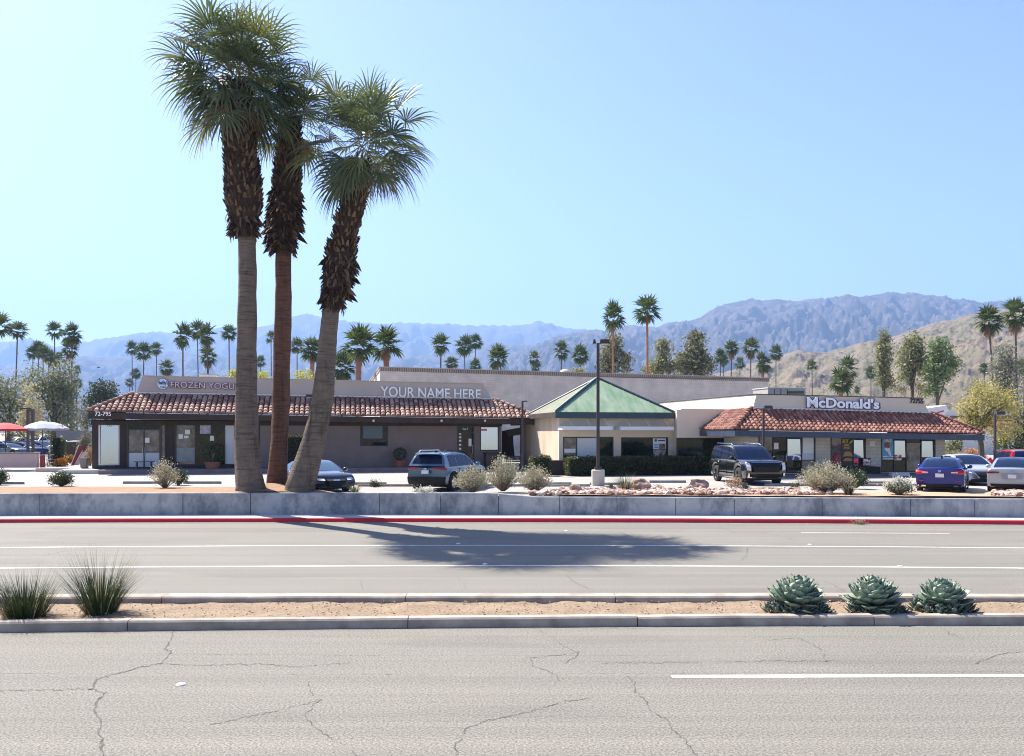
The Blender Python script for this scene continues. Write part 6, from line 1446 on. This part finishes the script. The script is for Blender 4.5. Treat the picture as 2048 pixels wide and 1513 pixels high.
# ================================================================ STREET FURNITURE AND SMALL THINGS
R = random.Random(31)
def lamp_post(label, px, ytop, d, r, heads, base=None, zg=LOT, base_h=.75):
    p = Wd(px, HY, d); p.z = zg; zt = Wd(px, ytop, d).z; t = thing('lamp_post', label, 'lamp post', p, 0, 'car park lamp posts'); z0 = zg
    if base:
        bs = MB(); w = base/2; n = 20
        bs.lathe(p, [(w,-.02),(w,base_h-.03),(w-.03,base_h)], n); bs.build('concrete_base', mat('pale_concrete', (.54,.49,.42), (.42,.38,.33), scale=2.5, rough=.9, bump=.2), t, smooth=False); z0 = zg+base_h
        MB().box(p.x-r*2, p.x+r*2, d-r*2, d+r*2, z0, z0+.12).build('base_cover', M_IRON, t)
    MB().box8([(p.x-r,d-r,z0),(p.x+r,d-r,z0),(p.x+r,d+r,z0),(p.x-r,d+r,z0)]+[(p.x-r*.85,d-r*.85,zt),(p.x+r*.85,d-r*.85,zt),(p.x+r*.85,d+r*.85,zt),(p.x-r*.85,d+r*.85,zt)]).build('pole', M_IRON, t)
    for dx, w, dp, h in heads:
        a = p.x+dx; hd = MB(); hd.box8([(a-w/2,d-dp/2,zt-.03),(a+w/2,d-dp/2,zt-.03),(a+w/2,d+dp/2,zt-.03),(a-w/2,d+dp/2,zt-.03),(a-w/2+.03,d-dp/2+.03,zt-.03+h),(a+w/2-.03,d-dp/2+.03,zt-.03+h),(a+w/2-.03,d+dp/2-.03,zt-.03+h),(a-w/2+.03,d+dp/2-.03,zt-.03+h)])
        o = hd.build('lamp_head', M_IRON, t); MB().box(a-w/2+.05, a+w/2-.05, d-dp/2+.05, d+dp/2-.05, zt-.045, zt-.031).build('lens', M_PALEGL, o)
lamp_post('tall dark lamp post on a round concrete base in the rock strip', 1196, 687, 40.9, .075, [(.30,.46,.40,.20),(-.18,.14,.40,.20)], .62)
lamp_post('thin dark lamp post at the gap between the two shop buildings', 1045, 803, 51, .07, [(.14,.30,.22,.06)])
lamp_post('dark lamp post rising behind the black SUV', 1527, 817, 46, .055, [(.22,.46,.34,.17)])
lamp_post('dark lamp post in front of the yellow green tree', 1990, 829, 50, .06, [(.26,.50,.36,.19)])
lamp_post('dark lamp post hidden behind the leaning palm with only its head showing', 622, 794, 50, .06, [(-.08,.40,.34,.16)])
# ---- things on the shop porch
def bench(name, label, px0, px1, py, c, m, zf, back=False):
    s0, s1 = BS(px0, c), BS(px1, c); t = thing(name, label, 'bench', bw((s0+s1)/2, c, zf), TH)
    st = MB()
    for k in range(4): st.bbox(s0, s1, c-.40+.105*k, c-.40+.105*k+.085, zf+.42, zf+.46)
    st.build('seat', m, t)
    for s in (s0+.15, s1-.21):
        MB().bbox(s, s+.06, c-.38, c-.01, zf, zf+.418).build('leg', m, t)
    if back:
        b = MB()
        for k in range(4): b.bbox(s0, s1, c+.03, c+.06, zf+.50+.11*k, zf+.59+.11*k)
        b.build('backrest', m, t)
bench('bench', 'low slate blue bench before the glass doors of the yogurt shop', 269, 310, 917, 57.4, mat('slate_blue_paint', (.075,.10,.125), rough=.6), FZ)
bench('bench', 'dark slatted bench by the gap between the shops', 1008, 1044, 915, 57.0, M_IRON, LOT, True)
def pot(name, label, px, w, ytop, ybot, c, m, ptype, seed, pw, ph, lm, z0=FZ):
    s = BS(px, c); t = thing(name, label, 'potted plant', bw(s, c, z0), TH); q = bw(s, c, z0); h = .42
    MB().lathe(q, [(w*.36,0),(w*.48,h*.9),(w*.52,h*.92),(w*.52,h),(w*.44,h),(w*.43,h-.06)], 20).build('pot', m, t)
    rng = random.Random(seed); lv = MB(); st = MB(); cc = q+Vector((0,0,h+ph*.5))
    for i in range(900):
        v = Vector((rng.gauss(0,1), rng.gauss(0,1), rng.gauss(0,1))).normalized()*rng.uniform(.72,1.0); leafquad(lv, cc+Vector((v.x*pw/2, v.y*pw/2, v.z*ph/2)), .09, rng)
    for i in range(6): st.tube([q+Vector((0,0,h-.08)), cc+Vector((rng.gauss(0,.12), rng.gauss(0,.12), rng.uniform(-.1,.2)))], .018, 5)
    st.build('stems', MATS['twig'], t); lv.build('leaves', lm, t)
M_TERRA = mat('terracotta', (.34,.13,.085), (.28,.105,.07), scale=4, rough=.85)
pot('potted_plant', 'round dark green bush in a terracotta planter before the large shop window', 425, 1.0, 0, 0, 56.7, M_TERRA, 0, 1, 1.35, 1.15, M_LBUSH)
pot('potted_plant', 'small twiggy plant in a terracotta pot against the taupe wall', 800, .82, 0, 0, 57.3, M_TERRA, 0, 2, .95, .85, M_LBUSH)
t = thing('planter_box', 'dark square planter box under the pale shop window', 'planter', bw(BS(987,57.2), 57.2, FZ), TH)
MB().bbox(BS(971,57), BS(1003,57), 56.9, 57.6, LOT, BP(987,908,57)[1]).build('box', M_IRON, t); MB().bbox(BS(971,57)-.04, BS(1003,57)+.04, 56.86, 57.64, BP(987,908,57)[1]+.001, BP(987,908,57)[1]+.07).build('rim', M_BROWN, t)
t = thing('side_gate', 'dark timber gate with sloping top between the two shop buildings', 'gate', bw(BS(1022,60), 60, LOT), TH)
A = [BP(p, q, 60) for p, q in ((1004,862),(1026,862),(1027,890),(1030,918),(1004,918))]
MB().prism([bw(s,60,z) for s, z in A], bw(0,.06,0)).build('gate_leaf', M_BROWN, t)
A = [BP(p, q, 59.8) for p, q in ((1010,861),(1044,855),(1047,869),(1016,874))]
MB().prism([bw(s,59.8,z) for s, z in A], bw(0,.12,0)).build('canopy_panel', mat('grey_canvas', (.11,.095,.085), rough=.9), t)
MB().bbox(BS(1043,60), BS(1043,60)+.09, 60, 60.09, LOT, BP(1043,860,60)[1]).build('post', M_BROWN, t)
# ---- patio at far left
DP = 56.0
pz = Wd(0, 938, DP).z
mb = MB(); a, b = Wd(4,0,DP).x, Wd(196,0,DP).x; mb.box(-30, b, DP-.9, 68, LOT-.02, LOT+.24); struct(mb.build('patio', mat('pale_patio_paving', (.58,.49,.41), (.50,.42,.35), scale=1, rough=.9)))
PZ = LOT+.24
t = thing('patio_wall', 'low pinkish patio wall at far left below the umbrellas', 'wall', (Wd(35,0,DP).x, DP, PZ))
zt = Wd(35, 908, DP).z; MB().box(-34, Wd(74,0,DP).x, DP, DP+.22, PZ-.01, zt).build('wall', mat('mauve_pink_stucco', (.50,.38,.37), (.45,.34,.335), scale=1, rough=.9), t); MB().box(-34, Wd(74,0,DP).x+.04, DP-.03, DP+.25, zt+.001, zt+.07).build('coping', M_STEP, t)
MB().box(Wd(73,0,DP).x+.05, Wd(73,0,DP).x+.22, DP+.3, DP+.62, PZ-.01, zt-.1).build('return_wall', mat('dark_red_stucco', (.26,.06,.06), rough=.9), t)
def umbrella(label, px, ytop, yrim, rpx, d, m, pole_m):
    p = Wd(px, HY, d); p.z = PZ; zt, zr = Wd(px, ytop, d).z, Wd(px, yrim, d).z; r = rpx*d/F; t = thing('patio_umbrella', label, 'umbrella', p, 0, 'umbrellas on the patio')
    cn = MB(); n = 8; c = Vector((p.x, d, zt)); vs = [c]; rings = ((.18,.04),(.6,.42),(1.0,1.0))
    for k, (f, dz) in enumerate(rings):
        for i in range(n*2):
            a = math.pi*i/n+.2; ff = f*(1 if i % 2 == 0 else .955); vs.append((p.x+r*ff*math.cos(a), d+r*ff*math.sin(a), zt-(zt-zr)*dz+(.0 if i % 2 == 0 else .03*f)))
    m2 = n*2; fs = [[0, 1+i, 1+(i+1) % m2] for i in range(m2)]
    for k in range(2): fs += [[1+k*m2+i, 1+(k+1)*m2+i, 1+(k+1)*m2+(i+1) % m2, 1+k*m2+(i+1) % m2] for i in range(m2)]
    lo = len(vs); vs += [(v[0], v[1], v[2]-.02) for v in [tuple(q) for q in vs]]; fs += [[lo+j for j in reversed(f)] for f in fs]
    e = 1+2*m2; fs += [[e+i, lo+e+i, lo+e+(i+1) % m2, e+(i+1) % m2] for i in range(m2)]
    cn.add(vs, fs); cn.build('canopy', m, t)
    val = MB(); 
    for i in range(m2):
        a0, a1 = vs[e+i], vs[e+(i+1) % m2]; val.add([a0, a1, (a1[0],a1[1],a1[2]-.14), (a0[0],a0[1],a0[2]-.14)], [[0,1,2,3]])
    val.build('valance', m, t)
    MB().tube([(p.x,d,PZ),(p.x,d,zt-.03)], .03, 8).build('pole', pole_m, t); MB().lathe((p.x,d,PZ), [(.30,0),(.30,.05),(.06,.09),(.05,.2)], 14).build('base', M_IRON, t)
    for i in range(n):
        a = 2*math.pi*i/n+.2; MB().tube([(p.x,d,zt-.5),(p.x+r*.62*math.cos(a), d+r*.62*math.sin(a), zt-(zt-zr)*.44-.05)], .011, 4, False).build('rib', pole_m, t)
umbrella('red patio umbrella cut by the left edge', 11, 846, 859, 42, 58.5, mat('red_canvas', (.50,.045,.06), (.44,.04,.05), scale=2, rough=.85), M_IRON)
umbrella('nearer pale grey patio umbrella, left of the two grey ones', 85, 843, 858, 40, 60, mat('pale_grey_canvas', (.38,.41,.46), (.34,.37,.42), scale=2, rough=.85), mat('blue_pole', (.04,.06,.22), rough=.5))
umbrella('farther pale grey patio umbrella, right of the two grey ones', 102, 844.5, 857.5, 34, 64, MATS['pale_grey_canvas'], M_IRON)
def chair(label, px, d, rz, m):
    p = Wd(px, HY, d); p.z = PZ; t = thing('patio_chair', label, 'chair', p, rz, 'chairs on the patio')
    MB().box(-.24,.24,-.24,.24,.43,.47).build('seat', m, t, world=False)
    bk = MB(); 
    for k in range(5): bk.box(-.23+.10*k, -.18+.10*k, .20, .235, .50, .92)
    bk.box(-.24,.24,.195,.24,.92,.97); bk.build('backrest', m, t, world=False)
    for sx in (-1,1):
        for sy in (-1,1): MB().tube([(sx*.22,sy*.21,.43),(sx*.25,sy*.26,0)], .02, 6).build('leg', m, t, world=False)
    for sx in (-1,1): MB().tube([(sx*.24,-.22,.44),(sx*.25,-.22,.66),(sx*.25,.22,.66)], .018, 6).build('armrest', m, t, world=False)
M_CHW = mat('white_plastic', (.74,.71,.66), rough=.5)
chair('white patio chair nearest the end of the pink wall', 79, 57.2, 1.2, M_CHW); chair('white patio chair in the middle of the patio seats', 91, 57.6, -1.0, M_CHW); chair('dark patio chair right of the two white ones', 105, 57.0, 2.2, M_TRIM)
p = Wd(94, HY, 59.5); p.z = PZ; t = thing('patio_table', 'small round white patio table behind the white chairs', 'table', p)
MB().lathe(p, [(.42,.70),(.45,.71),(.45,.74),(.0001,.745)], 20).build('table_top', M_CHW, t); MB().tube([p, p+Vector((0,0,.7))], .035, 8).build('leg', M_CHW, t); MB().lathe(p, [(.26,0),(.26,.03),(.05,.06)], 14).build('base', M_CHW, t)
t = thing('planter_box', 'small square tapered grey planter beside the shop corner', 'planter', Wd(169, HY, 54.9)); p = Wd(169, HY, 54.9)
x, y = p.x, p.y; mb = MB(); z0, z1 = PZ, Wd(0, 918, 54.9).z
mb.box8([(x-.17,y-.17,z0),(x+.17,y-.17,z0),(x+.17,y+.17,z0),(x-.17,y+.17,z0),(x-.22,y-.22,z1),(x+.22,y-.22,z1),(x+.22,y+.22,z1),(x-.22,y+.22,z1)]); mb.build('box', mat('grey_planter', (.17,.15,.14), rough=.8), t)
MB().box(x-.245, x+.245, y-.245, y+.245, z1+.001, z1+.05).build('rim', MATS['grey_planter'], t)
M_ORF = island_mat('orange_flower', (.52,.12,.015), (.62,.30,.03), .7, .2, .3, (.20,.14,.02))
def flowers(label, px, py, d, wpx, hpx, seed):
    rng = random.Random(seed); p = Wd(px, HY, d); p.z = PZ; t = thing('flower_clump', label, 'flowers', p, 0, 'orange flower clumps'); lv = MB(); st = MB(); w, h = wpx*d/F, hpx*d/F
    for i in range(700):
        a = rng.uniform(0,6.28); u = rng.random()**.6; leafquad(lv, p+Vector((math.cos(a)*u*w/2, math.sin(a)*u*w/2, h*rng.uniform(.25,1)*(1-.4*u*u))), .12, rng)
    for i in range(14):
        a = rng.uniform(0,6.28); st.tube([p, p+Vector((math.cos(a)*w*.3, math.sin(a)*w*.3, h*.8))], .012, 4)
    st.build('stems', M_LGRASS, t); lv.build('blossoms', M_ORF, t)
flowers('front clump of orange flowers left of the grey planter', 122, 0, 57.5, 26, 18, 1); flowers('back clump of orange flowers behind the front clump', 140, 0, 62, 30, 19, 2)
# hedge block, sign, walls, gate bits between patio and shop
mb = hedge('hedge', 'dark square clipped hedge behind the patio umbrellas', BS(101,70), BS(122,70), 70, 71.2, BP(110,876,70)[1], 75, 2200, .13, M_LHED)
t = thing('block_wall', 'grey block wall behind the dark hedge left of the yogurt shop', 'wall', Wd(150, HY, 96)); x0, x1 = Wd(112,0,96).x, Wd(185,0,96).x; zt = Wd(0,864,96).z
MB().box(x0, x1, 96, 96.3, LOT-.02, zt).build('wall', mat('slate_block', (.20,.195,.21), (.165,.16,.175), scale=1, rough=.9), t); MB().box(x0-.04, x1+.04, 95.95, 96.35, zt+.001, zt+.12).build('coping', M_STEP, t)
t = thing('waste_bin', 'large dark brown waste container in front of the grey block wall', 'waste container', Wd(141, HY, 74)); x0, x1 = Wd(129,0,74).x, Wd(155,0,74).x; zt = Wd(0,886,74).z
MB().box8([(x0+.1,74,LOT),(x1-.1,74,LOT),(x1-.1,75.4,LOT),(x0+.1,75.4,LOT),(x0,73.9,zt),(x1,73.9,zt),(x1,75.5,zt),(x0,75.5,zt)]).build('bin_body', M_BROWN, t); MB().box8([(x0-.04,73.86,zt+.01),(x1+.04,73.86,zt+.01),(x1+.04,75.54,zt+.01),(x0-.04,75.54,zt+.01),(x0-.04,73.86,zt+.06),(x1+.04,73.86,zt+.06),(x1+.04,75.54,zt+.2),(x0-.04,75.54,zt+.2)]).build('lid', M_TRIM, t)
t = thing('sign_post', 'slim post with a small white sign beside the dark hedge', 'sign', Wd(123, HY, 66)); p = Wd(123, HY, 66)
MB().tube([(p.x,66,LOT),(p.x,66,Wd(0,871,66).z)], .03, 6).build('post', M_LEDGE, t); MB().box(p.x-.10, p.x+.10, 65.94, 65.965, Wd(0,882,66).z, Wd(0,872,66).z).build('panel', M_PAPER, t)
for k, (px, lab, cc) in enumerate(((151,'leaning dark red board beside the shop corner', (.26,.03,.045)), (158,'leaning pale board beside the dark red board', (.62,.56,.49)))):
    t = thing('leaning_board', lab, 'board', Wd(px, HY, 60)); p = Wd(px, HY, 60); z1 = Wd(0, 893 if k == 0 else 905, 60).z
    MB().box8([(p.x-.30,60,PZ),(p.x-.02,60,PZ),(p.x-.02,60.05,PZ),(p.x-.30,60.05,PZ),(p.x+.1,60.3,z1),(p.x+.42,60.3,z1),(p.x+.42,60.35,z1),(p.x+.1,60.35,z1)]).build('board', mat('board_%s' % ('red' if k == 0 else 'pale'), cc, rough=.7), t)
    MB().tube([(p.x-.30,59.97,PZ),(p.x+.1,60.27,z1+.1)], .03, 6).build('edge_bar', M_CHW, t)
shrub('grey green columnar shrub against the end of the yogurt shop', 170, 928, 61, 28, 72, M_LGREY, 92, 90, 26, .10, None, z=PZ, upright=.9)
shrub('dry brown bush at the foot of the grey green columnar shrub', 180, 930, 59, 20, 40, M_LDRY, 93, 50, 16, .08, None, z=PZ)
t = thing('timber_frame', 'dark timber post frame behind the grey umbrellas', 'frame', Wd(61, HY, 72))
for px in (56, 66): 
    q = Wd(px, HY, 72); MB().box(q.x-.09, q.x+.09, 71.91, 72.09, LOT, Wd(0,823,72).z).build('post', M_IRON, t)
MB().box(Wd(54,0,72).x, Wd(68,0,72).x, 71.88, 72.12, Wd(0,823,72).z+.001, Wd(0,821,72).z+.08).build('beam', M_IRON, t); MB().box(Wd(41,0,72).x, Wd(58,0,72).x, 72.13, 72.3, Wd(0,818.5,72).z, Wd(0,816,72).z).build('arm', M_IRON, t)
# string of bulbs from the shop eave to the frame
t = thing('string_lights', 'drooping string of small bulbs hung from the shop eave over the patio', 'string lights', Wd(155, 838, 57)); a, b = Wd(160,838,55.5), Wd(66,846,66); pts = []
for i in range(25):
    u = i/24; q = a.lerp(b, u); q.z -= 1.1*4*u*(1-u)*.35; pts.append(q)
MB().tube(pts, .012, 4).build('cable', M_BLACK, t)
bl = mat('bulb_glass', (.85,.80,.65), rough=.15)
for i in range(2, 24, 3):
    MB().lathe(pts[i]-Vector((0,0,.16)), [(.015,0),(.055,.05),(.055,.09),(.02,.15)], 8).build('bulb', bl, t)
# yellow low bushes beyond the cars, and low planting right of the restaurant
shrub('low yellow flowering bushes beyond the parked cars at far left', 16, 890, 118, 44, 18, M_LLIME, 94, 60, 20, .22, None, z=LOT)
shrub('rust coloured low shrubs between the restaurant and the yellow green tree', 1940, 915, 76, 60, 22, island_mat('rust_leaf', (.42,.20,.10), (.55,.33,.18), .8, .2), 95, 90, 24, .14, None, z=LOT)
shrub('dull green round shrub beside the end wall of the restaurant', 1902, 918, 66, 34, 26, M_LEUC, 96, 70, 24, .13, None, z=LOT)
# ================================================================ AIR, LIGHT, CAMERA
hz = MB(); hz.box(-6800, 6800, -120, 12000, -3, 1760)
m = bpy.data.materials.new('haze'); m.use_nodes = True; nt = m.node_tree
for n in list(nt.nodes):
    if n.type == 'BSDF_PRINCIPLED': nt.nodes.remove(n)
pv = nt.nodes.new('ShaderNodeVolumePrincipled'); pv.inputs['Color'].default_value = (.36,.57,1.0,1); pv.inputs['Density'].default_value = HAZE_D
pv.inputs['Anisotropy'].default_value = .15
nt.links.new(pv.outputs[0], nt.nodes['Material Output'].inputs['Volume'])
struct(hz.build('haze', m), 'stuff', 'pale blue air over the far ranges')

SUN = Vector((-.60, .60, 1.0)).normalized()
el = math.asin(SUN.z); az = math.atan2(SUN.x, SUN.y)
w = bpy.data.worlds.new('World'); scene.world = w; w.use_nodes = True; nt = w.node_tree
sky = nt.nodes.new('ShaderNodeTexSky'); sky.sky_type = 'NISHITA'; sky.sun_disc = False
sky.sun_elevation = el; sky.sun_rotation = az; sky.altitude = 100; sky.air_density = 1.0; sky.dust_density = 1.0; sky.ozone_density = 2.0
hs = nt.nodes.new('ShaderNodeHueSaturation'); hs.inputs['Saturation'].default_value = 1.0; hs.inputs['Hue'].default_value = .515; gm_ = nt.nodes.new('ShaderNodeGamma'); gm_.inputs[1].default_value = 1.32; nt.links.new(sky.outputs[0], gm_.inputs[0]); nt.links.new(gm_.outputs[0], hs.inputs['Color']); hs.inputs['Value'].default_value = .56; nt.links.new(hs.outputs[0], nt.nodes['Background'].inputs[0]); nt.nodes['Background'].inputs[1].default_value = SKY_S
L = bpy.data.lights.new('sun', 'SUN'); L.energy = SUN_S; L.angle = rad(.5); L.color = (1, .945, .85)
lo = bpy.data.objects.new('sun', L); COL.objects.link(lo); lo.rotation_euler = SUN.to_track_quat('Z', 'Y').to_euler()
cam = bpy.data.cameras.new('camera'); co = bpy.data.objects.new('camera', cam); COL.objects.link(co)
co.location = (0, 0, H); co.rotation_euler = (math.pi/2, 0, 0); cam.sensor_width = 36; cam.lens = F/2048*36
cam.shift_y = (HY-756.5)/2048; cam.clip_end = 40000; cam.clip_start = .1; scene.camera = co
scene.render.engine = 'CYCLES'
scene.view_settings.view_transform = 'Standard'; scene.view_settings.look = 'None'; scene.view_settings.exposure = EXPO; scene.view_settings.gamma = 1
cy = scene.cycles; cy.use_denoising = True; cy.max_bounces = 6; cy.diffuse_bounces = 3; cy.glossy_bounces = 3; cy.transparent_max_bounces = 6; cy.volume_bounces = 0; cy.transmission_bounces = 2
cy.sample_clamp_indirect = 6; cy.filter_width = 1.05
try: cy.denoiser = 'OPENIMAGEDENOISE'
except Exception: pass
